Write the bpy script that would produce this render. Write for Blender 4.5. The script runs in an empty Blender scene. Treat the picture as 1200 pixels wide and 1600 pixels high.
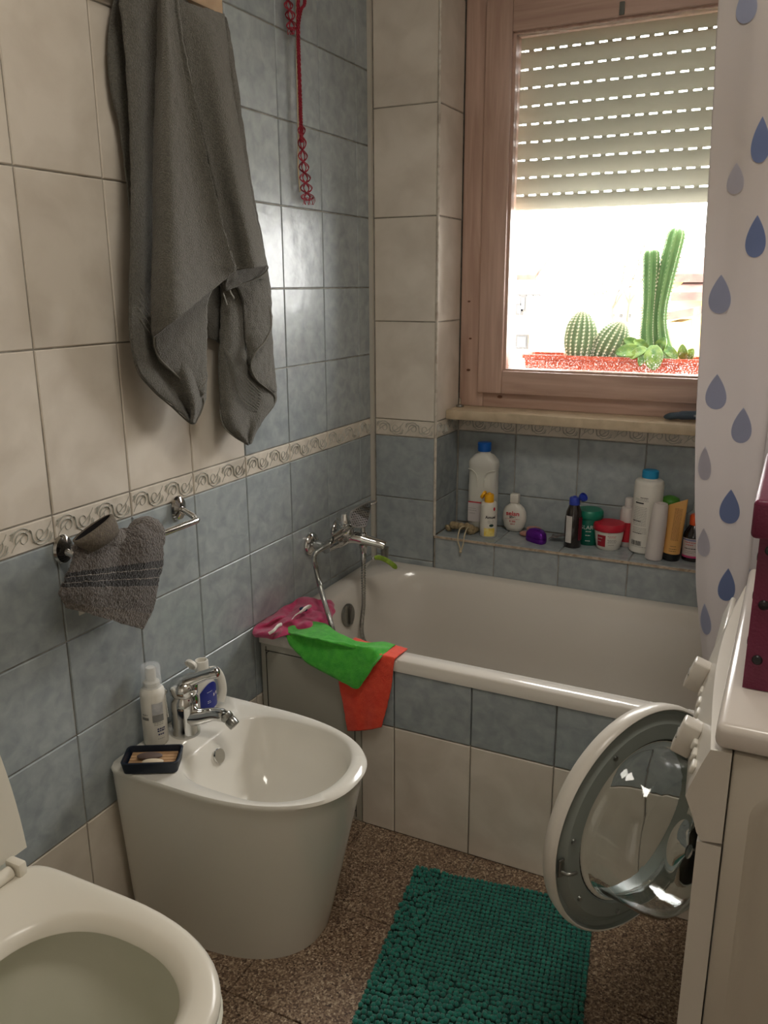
import bpy, bmesh, math, random
from math import sin, cos, pi, radians as R
from mathutils import Vector, Matrix
random.seed(7)
S = bpy.context.scene
COL = S.collection

# ------------------------------------------------------------------ camera
CAM = Vector((1.1916, -2.3289, 1.3481)); YAW, PITCH, ROLL, FPX = 0.4588, -0.2647, -0.005, 1303.9
_f = Vector((-sin(YAW)*cos(PITCH), cos(YAW)*cos(PITCH), sin(PITCH)))
_r0 = Vector((cos(YAW), sin(YAW), 0)); _u0 = _r0.cross(_f)
CR = _r0*cos(ROLL)+_u0*sin(ROLL); CU = -_r0*sin(ROLL)+_u0*cos(ROLL)
cd = bpy.data.cameras.new('camera'); cam = bpy.data.objects.new('camera', cd); COL.objects.link(cam)
M = Matrix.Identity(4)
for i in range(3):
    M[i][0] = CR[i]; M[i][1] = CU[i]; M[i][2] = -_f[i]; M[i][3] = CAM[i]
cam.matrix_world = M
cd.sensor_fit = 'VERTICAL'; cd.sensor_height = 24; cd.lens = 24*FPX/1600; cd.clip_start = 0.02
S.camera = cam
# ------------------------------------------------------------------ sky
W = bpy.data.worlds.new('world'); S.world = W; W.use_nodes = True
bg = W.node_tree.nodes['Background']; bg.inputs[0].default_value = (1.0, 0.985, 0.96, 1); bg.inputs[1].default_value = 8.4

def area(name, loc, rot, sx, sy, power, col, portal=False, spread=180):
    l = bpy.data.lights.new(name, 'AREA'); l.shape = 'RECTANGLE'; l.size = sx; l.size_y = sy
    l.energy = power; l.color = col; l.spread = R(spread)
    if portal: l.cycles.is_portal = True
    o = bpy.data.objects.new(name, l); COL.objects.link(o); o.location = loc; o.rotation_euler = rot
    return o
area('window_portal', (0.70, 0.50, 1.55), (R(-90), 0, 0), 1.0, 1.2, 1, (1, 1, 1), portal=True)
# unseen fill lights added to brighten the room from above and behind the camera
area('ceiling_fill', (1.1, -1.45, 2.6), (0, 0, 0), 0.45, 0.45, 4.4, (1.0, 0.94, 0.84))
area('rear_fill', (1.30, -3.35, 1.35), (R(90), 0, 0), 0.7, 1.7, 0.7, (1.0, 0.92, 0.80))
vs = S.view_settings; vs.view_transform = 'Standard'; vs.look = 'None'; vs.exposure = 1.42; vs.gamma = 1.0; vs.use_curve_mapping = False

# ------------------------------------------------------------------ helpers
def ray(px, py): return _f + CR*((px-600)/FPX) - CU*((py-800)/FPX)
def at(ax, val, px, py):
    d = ray(px, py); t = (val-CAM[ax])/d[ax]; return CAM + d*t

def srgb(r, g, b):
    f = lambda c: (c/255/12.92 if c/255 <= .04045 else ((c/255+.055)/1.055)**2.4)
    return (f(r), f(g), f(b), 1)

MATS = {}
def mat(name, col=(.5, .5, .5, 1), rough=.5, metal=0, col2=None, scale=8, detail=4, bump=0, bscale=60, bdetail=2,
        trans=0, ior=1.45, coat=0, sheen=0, lo=.35, hi=.65, per_object=False, spec=.5, sub=0, rand=0):
    if name in MATS: return MATS[name]
    m = bpy.data.materials.new(name); m.use_nodes = True; nt = m.node_tree; N = nt.nodes; L = nt.links
    b = N['Principled BSDF']
    b.inputs['Base Color'].default_value = col; b.inputs['Roughness'].default_value = rough
    b.inputs['Metallic'].default_value = metal; b.inputs['IOR'].default_value = ior
    b.inputs['Transmission Weight'].default_value = trans; b.inputs['Coat Weight'].default_value = coat
    b.inputs['Sheen Weight'].default_value = sheen; b.inputs['Specular IOR Level'].default_value = spec
    if sub:
        b.inputs['Subsurface Weight'].default_value = sub; b.inputs['Subsurface Scale'].default_value = .02
    tc = N.new('ShaderNodeTexCoord'); vec = tc.outputs['Object']
    if per_object:
        oi = N.new('ShaderNodeObjectInfo'); mp = N.new('ShaderNodeVectorMath'); mp.operation = 'ADD'
        mu = N.new('ShaderNodeMath'); mu.operation = 'MULTIPLY'; mu.inputs[1].default_value = 37.0
        L.new(oi.outputs['Random'], mu.inputs[0]); L.new(vec, mp.inputs[0]); L.new(mu.outputs[0], mp.inputs[1]); vec = mp.outputs[0]
    colout = None
    if col2:
        n = N.new('ShaderNodeTexNoise'); n.inputs['Scale'].default_value = scale; n.inputs['Detail'].default_value = detail
        n.inputs['Distortion'].default_value = .4
        L.new(vec, n.inputs['Vector']); cr = N.new('ShaderNodeValToRGB')
        cr.color_ramp.elements[0].position = lo; cr.color_ramp.elements[0].color = col
        cr.color_ramp.elements[1].position = hi; cr.color_ramp.elements[1].color = col2
        L.new(n.outputs['Fac'], cr.inputs[0]); colout = cr.outputs[0]
        if rand:
            hs = N.new('ShaderNodeHueSaturation'); oi = N.new('ShaderNodeObjectInfo')
            mr = N.new('ShaderNodeMapRange'); mr.inputs[3].default_value = 1-rand; mr.inputs[4].default_value = 1+rand
            L.new(oi.outputs['Random'], mr.inputs[0]); L.new(mr.outputs[0], hs.inputs['Value']); L.new(colout, hs.inputs['Color']); colout = hs.outputs[0]
        L.new(colout, b.inputs['Base Color'])
    if bump:
        n2 = N.new('ShaderNodeTexNoise'); n2.inputs['Scale'].default_value = bscale; n2.inputs['Detail'].default_value = bdetail
        L.new(vec, n2.inputs['Vector']); bp = N.new('ShaderNodeBump'); bp.inputs['Strength'].default_value = 1
        bp.inputs['Distance'].default_value = bump
        L.new(n2.outputs['Fac'], bp.inputs['Height']); L.new(bp.outputs[0], b.inputs['Normal'])
    MATS[name] = m; return m

CERAMIC = mat('ceramic', srgb(226, 222, 212), .12, coat=.3)
CERAMIC_T = mat('toilet_ceramic', srgb(214, 212, 196), .14, col2=srgb(206, 206, 188), scale=5)
SEAT = mat('seat_plastic', srgb(226, 220, 206), .25)
ENAMEL = mat('bath_enamel', srgb(214, 208, 198), .16, coat=.3)
CHROME = mat('chrome', srgb(210, 210, 208), .09, 1)
CHROME_D = mat('dull_chrome', srgb(150, 150, 145), .28, 1)
BLUET = mat('blue_tile', srgb(146, 154, 157), .27, col2=srgb(170, 177, 178), scale=30, detail=12, lo=.3, hi=.7, bump=.0022, bscale=16, bdetail=3, per_object=True, rand=.05)
WHITET = mat('white_tile', srgb(208, 198, 184), .26, col2=srgb(222, 213, 200), scale=9, detail=6, bump=.0008, bscale=12, per_object=True, rand=.025)
BORDT = mat('border_tile', srgb(205, 196, 182), .3, col2=srgb(220, 211, 198), scale=30, per_object=True)
BORDR = mat('border_relief', srgb(172, 171, 162), .35)
GROUT = mat('grout', srgb(172, 168, 158), .8, col2=srgb(140, 134, 124), scale=30, bump=.0006, bscale=200)
PLASTER = mat('plaster', srgb(222, 216, 206), .8)
WOOD = None
TERRY = mat('grey_terry', srgb(88, 86, 78), .95, col2=srgb(104, 101, 92), scale=300, bump=.004, bscale=420, bdetail=3, sheen=.25, lo=.4, hi=.6)
HEM = mat('towel_hem', srgb(116, 113, 104), .9)
PLW = mat('white_plastic', srgb(226, 222, 212), .35)
PLW2 = mat('pearl_plastic', srgb(214, 206, 200), .3, col2=srgb(205, 196, 194), scale=10)

def wood_mat():
    m = bpy.data.materials.new('pine_wood'); m.use_nodes = True; nt = m.node_tree; N = nt.nodes; L = nt.links; b = N['Principled BSDF']
    tc = N.new('ShaderNodeTexCoord'); mp = N.new('ShaderNodeMapping'); mp.inputs['Scale'].default_value = (30, 30, 2.2)
    n = N.new('ShaderNodeTexNoise'); n.inputs['Scale'].default_value = 1.6; n.inputs['Detail'].default_value = 6; n.inputs['Distortion'].default_value = .6
    L.new(tc.outputs['Object'], mp.inputs[0]); L.new(mp.outputs[0], n.inputs['Vector'])
    cr = N.new('ShaderNodeValToRGB'); cr.color_ramp.elements[0].position = .3; cr.color_ramp.elements[0].color = srgb(180, 148, 132)
    cr.color_ramp.elements[1].position = .7; cr.color_ramp.elements[1].color = srgb(208, 178, 162)
    L.new(n.outputs['Fac'], cr.inputs[0]); L.new(cr.outputs[0], b.inputs['Base Color']); b.inputs['Roughness'].default_value = .42
    return m
WOOD = wood_mat()
def wood_h():
    m = WOOD.copy(); m.name = 'pine_wood_horizontal'
    for n in m.node_tree.nodes:
        if n.type == 'MAPPING': n.inputs['Scale'].default_value = (2.2, 30, 30)
    return m
WOODH = wood_h()

LOC = {}
def wloc(o): return LOC.get(o.name, Vector((0, 0, 0))) if o else Vector((0, 0, 0))
def tag(o, label=None, cat=None, group=None, kind=None):
    if label: o['label'] = label
    if cat: o['category'] = cat
    if group: o['group'] = group
    if kind: o['kind'] = kind
    return o
def link(name, data, parent=None, loc=(0, 0, 0)):
    o = bpy.data.objects.new(name, data); COL.objects.link(o); loc = Vector(loc); LOC[o.name] = loc
    o.location = loc - wloc(parent)
    if parent: o.parent = parent
    return o
def thing(name, label, cat, loc=(0, 0, 0), group=None):
    return tag(link(name, None, None, loc), label, cat, group)

class MB:
    def __init__(s): s.v = []; s.f = []; s.m = []; s.uv = {}
    def add(s, vs, fs, mi=0, xf=None):
        n = len(s.v); s.v += [(xf @ Vector(v)) if xf else Vector(v) for v in vs]
        s.f += [tuple(i+n for i in f) for f in fs]; s.m += [mi]*len(fs); return s
    def box(s, x0, x1, y0, y1, z0, z1, mi=0, xf=None):
        vs = [(x, y, z) for x in (x0, x1) for y in (y0, y1) for z in (z0, z1)]
        return s.add(vs, [(0, 1, 3, 2), (4, 6, 7, 5), (0, 4, 5, 1), (2, 3, 7, 6), (0, 2, 6, 4), (1, 5, 7, 3)], mi, xf)
    def rbox(s, x0, x1, y0, y1, z0, z1, r=.005, mi=0, xf=None, seg=2):
        bm = bmesh.new(); bmesh.ops.create_cube(bm, size=1)
        for v in bm.verts: v.co = Vector(((x0+x1)/2+v.co.x*(x1-x0), (y0+y1)/2+v.co.y*(y1-y0), (z0+z1)/2+v.co.z*(z1-z0)))
        bmesh.ops.bevel(bm, geom=bm.edges[:], offset=r, segments=seg, affect='EDGES', profile=.5)
        bm.verts.index_update(); vs = [v.co.copy() for v in bm.verts]; fs = [[v.index for v in f.verts] for f in bm.faces]; bm.free()
        return s.add(vs, fs, mi, xf)
    def loft(s, rings, mi=0, caps=(True, True), xf=None, closed=True):
        n = len(rings[0]); vs = [p for r in rings for p in r]; fs = []
        for i in range(len(rings)-1):
            for j in range(n if closed else n-1):
                k = (j+1) % n; fs.append((i*n+j, i*n+k, (i+1)*n+k, (i+1)*n+j))
        if caps[0]: fs.append(tuple(range(n-1, -1, -1)))
        if caps[1]: fs.append(tuple(range((len(rings)-1)*n, len(rings)*n)))
        return s.add(vs, fs, mi, xf)
    def lathe(s, prof, mi=0, n=32, xf=None, caps=(True, True), sx=1, sy=1):
        rings = [[(r*cos(2*pi*j/n)*sx, r*sin(2*pi*j/n)*sy, h) for j in range(n)] for r, h in prof]
        return s.loft(rings, mi, caps, xf)
    def tube(s, pts, r, n=8, mi=0, caps=(True, True), xf=None, flat=1):
        pts = [Vector(p) for p in pts]; rings = []; prev = None
        for i, p in enumerate(pts):
            t = (pts[min(i+1, len(pts)-1)]-pts[max(i-1, 0)]); t = t.normalized() if t.length > 1e-9 else Vector((0, 0, 1))
            a = prev if prev else (Vector((0, 0, 1)) if abs(t.z) < .9 else Vector((1, 0, 0)))
            u = (a - t*a.dot(t)).normalized(); prev = u; w = t.cross(u); rr = r[i] if isinstance(r, (list, tuple)) else r
            rings.append([p+u*cos(2*pi*j/n)*rr+w*sin(2*pi*j/n)*rr*flat for j in range(n)])
        return s.loft(rings, mi, caps, xf)
    def ball(s, c, rx, ry, rz, mi=0, n=16, m=10, xf=None, fn=None):
        vs = [(0, 0, 1)]+[(sin(pi*i/m)*cos(2*pi*j/n), sin(pi*i/m)*sin(2*pi*j/n), cos(pi*i/m)) for i in range(1, m) for j in range(n)]+[(0, 0, -1)]
        fs = [(0, 1+j, 1+(j+1) % n) for j in range(n)]
        for i in range(m-2):
            for j in range(n):
                a = 1+i*n+j; b = 1+i*n+(j+1) % n; fs.append((a, a+n, b+n, b))
        k = 1+(m-2)*n; e = len(vs)-1; fs += [(k+j, e, k+(j+1) % n) for j in range(n)]
        out = []
        for v in vs:
            v = Vector(v)
            if fn: v = fn(v)
            out.append(Vector((c[0]+v.x*rx, c[1]+v.y*ry, c[2]+v.z*rz)))
        return s.add(out, fs, mi, xf)
    def build(s, name, mats, parent=None, smooth=True, loc=None, auto=35, bevel=0, sub=0, solid=0, soff=0, label=None):
        me = bpy.data.meshes.new(name)
        base = Vector(loc) if loc is not None else wloc(parent)
        me.from_pydata([tuple(v-base) for v in s.v], [], s.f)
        if not isinstance(mats, (list, tuple)): mats = [mats]
        for m in mats: me.materials.append(m)
        me.polygons.foreach_set('material_index', s.m)
        me.update()
        if s.uv:
            ul = me.uv_layers.new(name='UVMap')
            for lp in me.loops: ul.data[lp.index].uv = s.uv.get(lp.vertex_index, (0, 0))
        bm = bmesh.new(); bm.from_mesh(me); bmesh.ops.recalc_face_normals(bm, faces=bm.faces); bm.to_mesh(me); bm.free()
        if smooth:
            me.polygons.foreach_set('use_smooth', [True]*len(me.polygons))
            if auto: me.set_sharp_from_angle(angle=R(auto))
        o = link(name, me, parent, base)
        if bevel: b = o.modifiers.new('b', 'BEVEL'); b.width = bevel; b.segments = 2; b.limit_method = 'ANGLE'
        if solid: b = o.modifiers.new('s', 'SOLIDIFY'); b.thickness = solid; b.offset = soff
        if sub: b = o.modifiers.new('ss', 'SUBSURF'); b.levels = sub; b.render_levels = sub
        if label: o['label'] = label
        return o

def cat(P, t):
    n = len(P)-1; x = max(0, min(n-1e-9, t*n)); i = int(x); u = x-i
    p0, p1, p2, p3 = P[max(i-1, 0)], P[i], P[i+1], P[min(i+2, n)]
    return .5*((2*p1)+(p2-p0)*u+(2*p0-5*p1+4*p2-p3)*u*u+(3*p1-p0-3*p2+p3)*u**3)
def curve(P, k): P = [Vector(p) for p in P]; return [cat(P, i/(k-1)) for i in range(k)]

def cloth(rows, nu, nv, name, mats, parent=None, thick=.004, disp=0, dscale=60, fn=None, label=None, loc=None, soff=0):
    """rows: list of rows of 3-D control points; a smooth sheet through them"""
    from mathutils import noise
    g = [curve(r, nu) for r in rows]; cols = [curve([g[k][i] for k in range(len(rows))], nv) for i in range(nu)]
    mb = MB()
    for j in range(nv):
        for i in range(nu):
            p = cols[i][j].copy()
            if fn: p = fn(p, i/(nu-1), j/(nv-1))
            if disp:
                p += Vector([noise.noise(p*dscale+Vector((k*9.1, 0, 0))) for k in range(3)])*disp
            mb.uv[len(mb.v)] = (i/(nu-1), j/(nv-1)); mb.v.append(p)
    for j in range(nv-1):
        for i in range(nu-1):
            a = j*nu+i; mb.f.append((a, a+1, a+nu+1, a+nu)); mb.m.append(0)
    o = mb.build(name, mats, parent, solid=thick, auto=0, label=label, loc=loc, soff=soff)
    return o, cols

def text_part(txt, size, name, m, parent, fn, bold=0, label=None):
    """flat lettering as a mesh; fn maps (x, y) of the letters to the surface"""
    cu = bpy.data.curves.new(name, 'FONT'); cu.body = txt; cu.size = size; cu.align_x = 'CENTER'; cu.align_y = 'CENTER'; cu.offset = bold
    t = bpy.data.objects.new('tmp', cu); me = bpy.data.meshes.new_from_object(t); bpy.data.objects.remove(t); bpy.data.curves.remove(cu)
    mb = MB(); mb.add([fn(v.co.x, v.co.y) for v in me.vertices], [tuple(p.vertices) for p in me.polygons]); bpy.data.meshes.remove(me)
    return mb.build(name, m, parent, smooth=False, label=label)
def cyl(cx, cy, r, ang, z, tilt=None):
    """surface of an upright round bottle; ang = direction of the label's centre"""
    def f(x, y):
        a = ang+x/r; p = Vector((cx+cos(a)*(r+.0006), cy+sin(a)*(r+.0006), z+y)); return tilt @ p if tilt else p
    return f
def patch(fn, w, h, name, m, parent, n=8, label=None):
    mb = MB(); vs = [fn(-w/2+w*i/n, y) for y in (-h/2, h/2) for i in range(n+1)]
    mb.add(vs, [(i, i+1, n+2+i, n+1+i) for i in range(n)]); return mb.build(name, m, parent, label=label)

# ================================================================== SETTING
B, BW, HB, HW, P0 = .9468, .052, .198, .297, .0804
PX, ND, SZ = .2185, .186, .588
YB, XR, ZC = -3.4, 1.78, 2.7

def structure(name, mb, m, **k): return tag(mb.build(name, m, smooth=False, **k), kind='structure')
wall_left = structure('wall_left', MB().box(-.12, -.0035, YB, .5, 0, ZC), GROUT)
mbk = MB().box(-.008, PX-.0035, .0035, .30, 0, ZC).box(PX-.008, 1.224, ND+.0035, .30, 0, .95).box(PX-.01, 1.224, .0035, ND+.009, 0, SZ-.0035)
mbk.box(1.224, XR, .0035, .30, 0, ZC).box(PX-.008, 1.224, .17, .30, 2.17, ZC).box(PX-.008, 1.224, .008, .17, 2.20, ZC)
mbk.box(PX-.008, .30, .30, .50, 0, ZC).box(.30, 1.14, .30, .50, 0, 1.03).box(1.14, XR, .30, .50, 0, ZC).box(.30, 1.14, .30, .50, 2.12, ZC)
wall_back = structure('wall_back', mbk, GROUT)
structure('wall_right', MB().box(XR, XR+.1, YB, .5, 0, ZC), PLASTER)
structure('wall_front', MB().box(-.12, .85, YB-.1, YB, 0, ZC).box(1.75, XR+.1, YB-.1, YB, 0, ZC).box(.85, 1.75, YB-.1, YB, 2.1, ZC), PLASTER)
structure('door_1', MB().box(.86, 1.74, YB-.06, YB-.02, 0, 2.09), mat('door_paint', srgb(214, 204, 188), .5))
structure('ceiling', MB().box(-.12, XR+.1, YB-.1, .5, ZC, ZC+.1), PLASTER)
floor = structure('floor', MB().box(-.12, XR+.1, YB-.1, .5, -.1, -.004), GROUT)

def floor_mat():
    m = bpy.data.materials.new('granite_floor'); m.use_nodes = True; nt = m.node_tree; N = nt.nodes; L = nt.links; b = N['Principled BSDF']
    tc = N.new('ShaderNodeTexCoord')
    v = N.new('ShaderNodeTexVoronoi'); v.inputs['Scale'].default_value = 300
    n = N.new('ShaderNodeTexNoise'); n.inputs['Scale'].default_value = 130; n.inputs['Detail'].default_value = 5
    L.new(tc.outputs['Object'], v.inputs['Vector']); L.new(tc.outputs['Object'], n.inputs['Vector'])
    mx = N.new('ShaderNodeMix'); mx.data_type = 'FLOAT'; mx.inputs[0].default_value = .5
    L.new(v.outputs['Color'], mx.inputs[2]); L.new(n.outputs['Fac'], mx.inputs[3])
    cr = N.new('ShaderNodeValToRGB'); e = cr.color_ramp.elements
    e[0].position = .25; e[0].color = srgb(52, 38, 30); e[1].position = .78; e[1].color = srgb(204, 186, 160)
    x = e.new(.42); x.color = srgb(106, 84, 68); x = e.new(.58); x.color = srgb(142, 120, 98)
    L.new(mx.outputs[0], cr.inputs[0]); L.new(cr.outputs[0], b.inputs['Base Color']); b.inputs['Roughness'].default_value = .42
    return m
FLOORM = floor_mat()
def floor_tile(x0, x1, y0, y1):
    mb = MB(); c = .0015
    vs = [(x0, y0, -.004), (x1, y0, -.004), (x1, y1, -.004), (x0, y1, -.004), (x0+c, y0+c, 0), (x1-c, y0+c, 0), (x1-c, y1-c, 0), (x0+c, y1-c, 0)]
    mb.add(vs, [(4, 5, 6, 7), (0, 1, 5, 4), (1, 2, 6, 5), (2, 3, 7, 6), (3, 0, 4, 7)]); return mb.build('floor_tile', FLOORM, floor, smooth=False)
for i in range(6):
    for j in range(9):
        x0 = -.286+.3*i+.005*0; y0 = -3.4+.3*j+.0
        a, b = max(x0, 0)+.0006, min(x0+.3, XR)-.0006
        if b-a > .02 and (a < 1.75): floor_tile(a, b, y0+.0006+.04, y0+.3-.0006+.04)

TM = {}
def tile_mesh(w, h, m, kind):
    key = (round(w, 4), round(h, 4), m.name)
    if key in TM: return TM[key]
    g = .0014; c = .0018; d = .008
    a, b2 = w/2-g, h/2-g
    # local: x,y in plane, z outward
    vs = [(-a, -b2, 0), (a, -b2, 0), (a, b2, 0), (-a, b2, 0), (-a, -b2, d-c), (a, -b2, d-c), (a, b2, d-c), (-a, b2, d-c),
          (-a+c, -b2+c, d), (a-c, -b2+c, d), (a-c, b2-c, d), (-a+c, b2-c, d)]
    fs = [(0, 1, 5, 4), (1, 2, 6, 5), (2, 3, 7, 6), (3, 0, 4, 7), (4, 5, 9, 8), (5, 6, 10, 9), (6, 7, 11, 10), (7, 4, 8, 11), (8, 9, 10, 11)]
    me = bpy.data.meshes.new(kind); me.from_pydata(vs, [], fs); me.materials.append(m)
    TM[key] = me; return me
def relief_mesh(w, h):
    key = ('relief', round(w, 4))
    if key in TM: return TM[key]
    mb = MB(); d = .0082; u = .0985
    nu = max(1, int(round(w/u)))
    for k in range(nu):
        cx = -w/2+(k+.5)*w/nu; s = min(1, (w/nu)/u)
        def sp(x, y, r0, a0, a1, r1, th=.0011, n=20):
            return [(cx+s*(x+(r0+(r1-r0)*t)*cos(a0+(a1-a0)*t)), y+(r0+(r1-r0)*t)*sin(a0+(a1-a0)*t), d) for t in [q/n for q in range(n+1)]]
        for mir in (1, -1):
            a = sp(-.020*mir, -.001*mir, .017, R(200) if mir > 0 else R(20), R(200-400) if mir > 0 else R(20-400), .004)
            mb.tube(a, [.0012+.0015*sin(pi*min(1, q/12)) for q in range(len(a))], 4, flat=.5)
            b = sp(-.020*mir, -.001*mir, .0225, R(175) if mir > 0 else R(-5), R(20) if mir > 0 else R(-160), .019)
            mb.tube(b, [.0008+.0012*sin(pi*q/20) for q in range(len(b))], 4, flat=.5)
        tail = curve([(cx-.046*s, -.018, d), (cx-.036*s, -.006, d), (cx-.004*s, .013, d), (cx+.004*s, -.013, d), (cx+.036*s, .006, d), (cx+.046*s, .018, d)], 26)
        mb.tube(tail, [.0009+.0013*sin(pi*q/25)**2 for q in range(26)], 4, flat=.5)
        for x, y, a in [(-.043, .010, 60), (.043, -.010, 60), (-.040, .016, 20), (.040, -.016, 20)]:
            q = [(cx+s*(x+cos(R(a))*t), y+sin(R(a))*t, d) for t in (-.007, -.003, 0, .003, .007)]
            mb.tube(q, [.0006, .0020, .0026, .0018, .0006], 4, flat=.5)
    me = bpy.data.meshes.new('scroll_relief'); me.from_pydata([tuple(v) for v in mb.v], [], mb.f); me.materials.append(BORDR)
    TM[key] = me; return me
def mk_tile(plane, off, a, b, z0, z1, m, parent, name='tile'):
    """plane 'x': faces +x at x=off, a..b along y; 'y': faces -y at y=off, a..b along x; 'z': faces up at z=off, z0..z1 along y"""
    w, h = b-a, z1-z0; me = tile_mesh(w, h, m, name)
    o = bpy.data.objects.new(name, me); COL.objects.link(o); o.parent = parent
    jt = lambda s: random.uniform(-s, s)
    if plane == 'x': o.location = (off-.008, (a+b)/2, (z0+z1)/2); o.rotation_euler = (R(90)+jt(.003), 0, R(90)+jt(.003))
    elif plane == 'y': o.location = ((a+b)/2, off+.008, (z0+z1)/2); o.rotation_euler = (R(90)+jt(.003), 0, jt(.003))
    else: o.location = ((a+b)/2, (z0+z1)/2, off-.008)
    o.location -= Vector(wloc(parent))
    if m is BORDT and w > .05:
        r = bpy.data.objects.new('scroll_relief', relief_mesh(w-.004, h)); COL.objects.link(r); r.parent = o
    return o
def column(plane, off, a, b, above, below, parent, zt, zbot, hrows_below=None):
    z = B; hh = HB if above is BLUET else HW
    while z < zt-.02: mk_tile(plane, off, a, b, z, min(z+hh, zt), above, parent); z += hh
    mk_tile(plane, off, a, b, B-BW, B, BORDT, parent, 'border_tile')
    z = B-BW
    while z > zbot+.03:
        lo = z-HB
        if below == 'wb' and lo < HW-.02:
            mk_tile(plane, off, a, b, 0, z, WHITET, parent); break
        lo = max(lo, zbot); mk_tile(plane, off, a, b, lo, z, BLUET, parent); z = lo
edges = [0, -P0]+[-P0-.2*k for k in range(1, 13)]
for k in range(len(edges)-1):
    a, b = edges[k+1], edges[k]
    column('x', 0, a, b, BLUET if b > -.60 else WHITET, 'wb', wall_left, 2.6 if b > -.6 else 2.45, 0)
# pillar face, reveal, niche
column('y', 0, .012, PX-.004, WHITET, 'b', wall_back, 2.5, .44)
column('x', PX, .002, ND, WHITET, 'b', wall_back, 2.17, SZ)
xs = [PX+.002, PX+.1953, PX+.3953, PX+.5953, PX+.7953, 1.222]
for k in range(5):
    a, b = xs[k], xs[k+1]
    mk_tile('y', ND, a, b, B-BW, B, BORDT, wall_back, 'border_tile')
    mk_tile('y', ND, a, b, B-BW-HB, B-BW, BLUET, wall_back); mk_tile('y', ND, a, b, SZ, B-BW-HB, BLUET, wall_back)
xs = [PX+.001, .4151, .6151, .8151, 1.0151, 1.222]
for k in range(5):
    a, b = xs[k], xs[k+1]
    mk_tile('z', SZ, a, b, .003, ND-.002, BLUET, wall_back); mk_tile('y', 0, a, b, .44, SZ-.004, BLUET, wall_back)
xs = [1.226, 1.426, 1.626, XR]
for k in range(3): column('y', 0, xs[k], xs[k+1], WHITET, 'b', wall_back, 2.5, .44)
TRIMM = mat('corner_trim', srgb(206, 198, 184), .45, col2=srgb(150, 132, 116), scale=40, lo=.45, hi=.8)
tag(MB().tube([(PX-.001, .001, SZ), (PX-.001, .001, 2.2)], .0045, 8).build('trim_1', TRIMM), kind='structure')
tag(MB().box(.0, .011, -.011, .0, .44, 2.6).build('trim_2', mat('corner_silicone', srgb(196, 190, 178), .5), smooth=False), kind='structure')
tag(MB().box(PX, 1.222, -.0045, .001, SZ-.0065, SZ-.0005).build('trim_3', mat('dirty_edge', srgb(160, 140, 120), .7, col2=srgb(196, 180, 160), scale=60), smooth=False), kind='structure')

# window ----------------------------------------------------------
tag(MB().rbox(PX+.001, 1.224, .075, .30, .946, .976, .004).build('trim_4', mat('sill_marble', srgb(206, 188, 160), .4, col2=srgb(186, 168, 140), scale=25, detail=8)), kind='structure')
F0, F1 = .188, .255       # frame depth
zb, zt = .976, 2.168
win = tag(link('window_1', None), kind='structure')
m = MB(); m.rbox(PX+.002, .300, F0, F1, zb, zt, .003); m.build('frame_post', WOOD, win)
m = MB(); m.rbox(1.142, 1.222, F0, F1, zb, zt, .003); m.build('frame_post', WOOD, win)
m = MB(); m.rbox(.300, 1.142, F0+.001, F1, zb, 1.036, .003); m.build('frame_rail', WOODH, win)
m = MB(); m.rbox(.300, 1.142, F0+.001, F1, 2.108, zt, .003); m.build('frame_rail', WOODH, win)
GX0, GX1, GZ0, GZ1 = .374, 1.06, 1.098, 2.028
sash = MB().rbox(.287, GX0-.008, .170, .235, 1.022, 2.122, .004).build('sash_post', WOOD, win)
MB().rbox(GX1+.008, 1.150, .170, .235, 1.022, 2.122, .004).build('sash_post', WOOD, win)
MB().rbox(GX0-.008, GX1+.008, .171, .235, 1.022, GZ0-.006, .003).build('sash_rail', WOODH, win)
MB().rbox(GX0-.008, GX1+.008, .171, .235, GZ1+.006, 2.122, .003).build('sash_rail', WOODH, win)
m = MB()
m.box(GX0-.009, GX0, .184, .230, GZ0-.007, GZ1+.007); m.box(GX1, GX1+.009, .184, .230, GZ0-.007, GZ1+.007)
m.box(GX0, GX1, .184, .230, GZ0-.007, GZ0); m.box(GX0, GX1, .184, .230, GZ1, GZ1+.007)
m.build('glazing_bead', WOOD, win, smooth=False)
PLUG = mat('plug', srgb(104, 104, 98), .6)
for px, py in [(833, 613.5), (1043, 623.5)]:
    c = at(1, .1875, px, py); MB().rbox(c.x-.017, c.x+.017, .1845, .19, c.z-.0055, c.z+.0055, .002).build('plug', PLUG, win)
c = at(1, .169, 972, 10); MB().rbox(c.x-.007, c.x+.007, .1675, .172, c.z-.02, c.z+.012, .002).build('plug', PLUG, win, label='blue grey plug')
KNOT = mat('knot', srgb(112, 76, 58), .5)
for px, py, r in [(781, 620, .005), (908, 616, .004), (968, 612, .004), (732, 578, .004), (735, 529, .003), (733, 471, .003)]:
    y = .1872 if px > 740 else .1872
    c = at(1, y, px, py); MB().lathe([(r*1.6, 0), (r*1.6, .001)], xf=Matrix.Translation(c) @ Matrix.Rotation(R(90), 4, 'X'), sy=.6, n=12).build('knot', KNOT, win)
gm = bpy.data.materials.new('window_glass'); gm.use_nodes = True; nt = gm.node_tree; N = nt.nodes; L = nt.links; N.remove(N['Principled BSDF'])
tr = N.new('ShaderNodeBsdfTransparent'); gl = N.new('ShaderNodeBsdfGlossy'); gl.inputs['Roughness'].default_value = .02; mx = N.new('ShaderNodeMixShader')
fr = N.new('ShaderNodeFresnel'); fr.inputs[0].default_value = 1.3; L.new(fr.outputs[0], mx.inputs[0]); L.new(tr.outputs[0], mx.inputs[1]); L.new(gl.outputs[0], mx.inputs[2])
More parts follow.
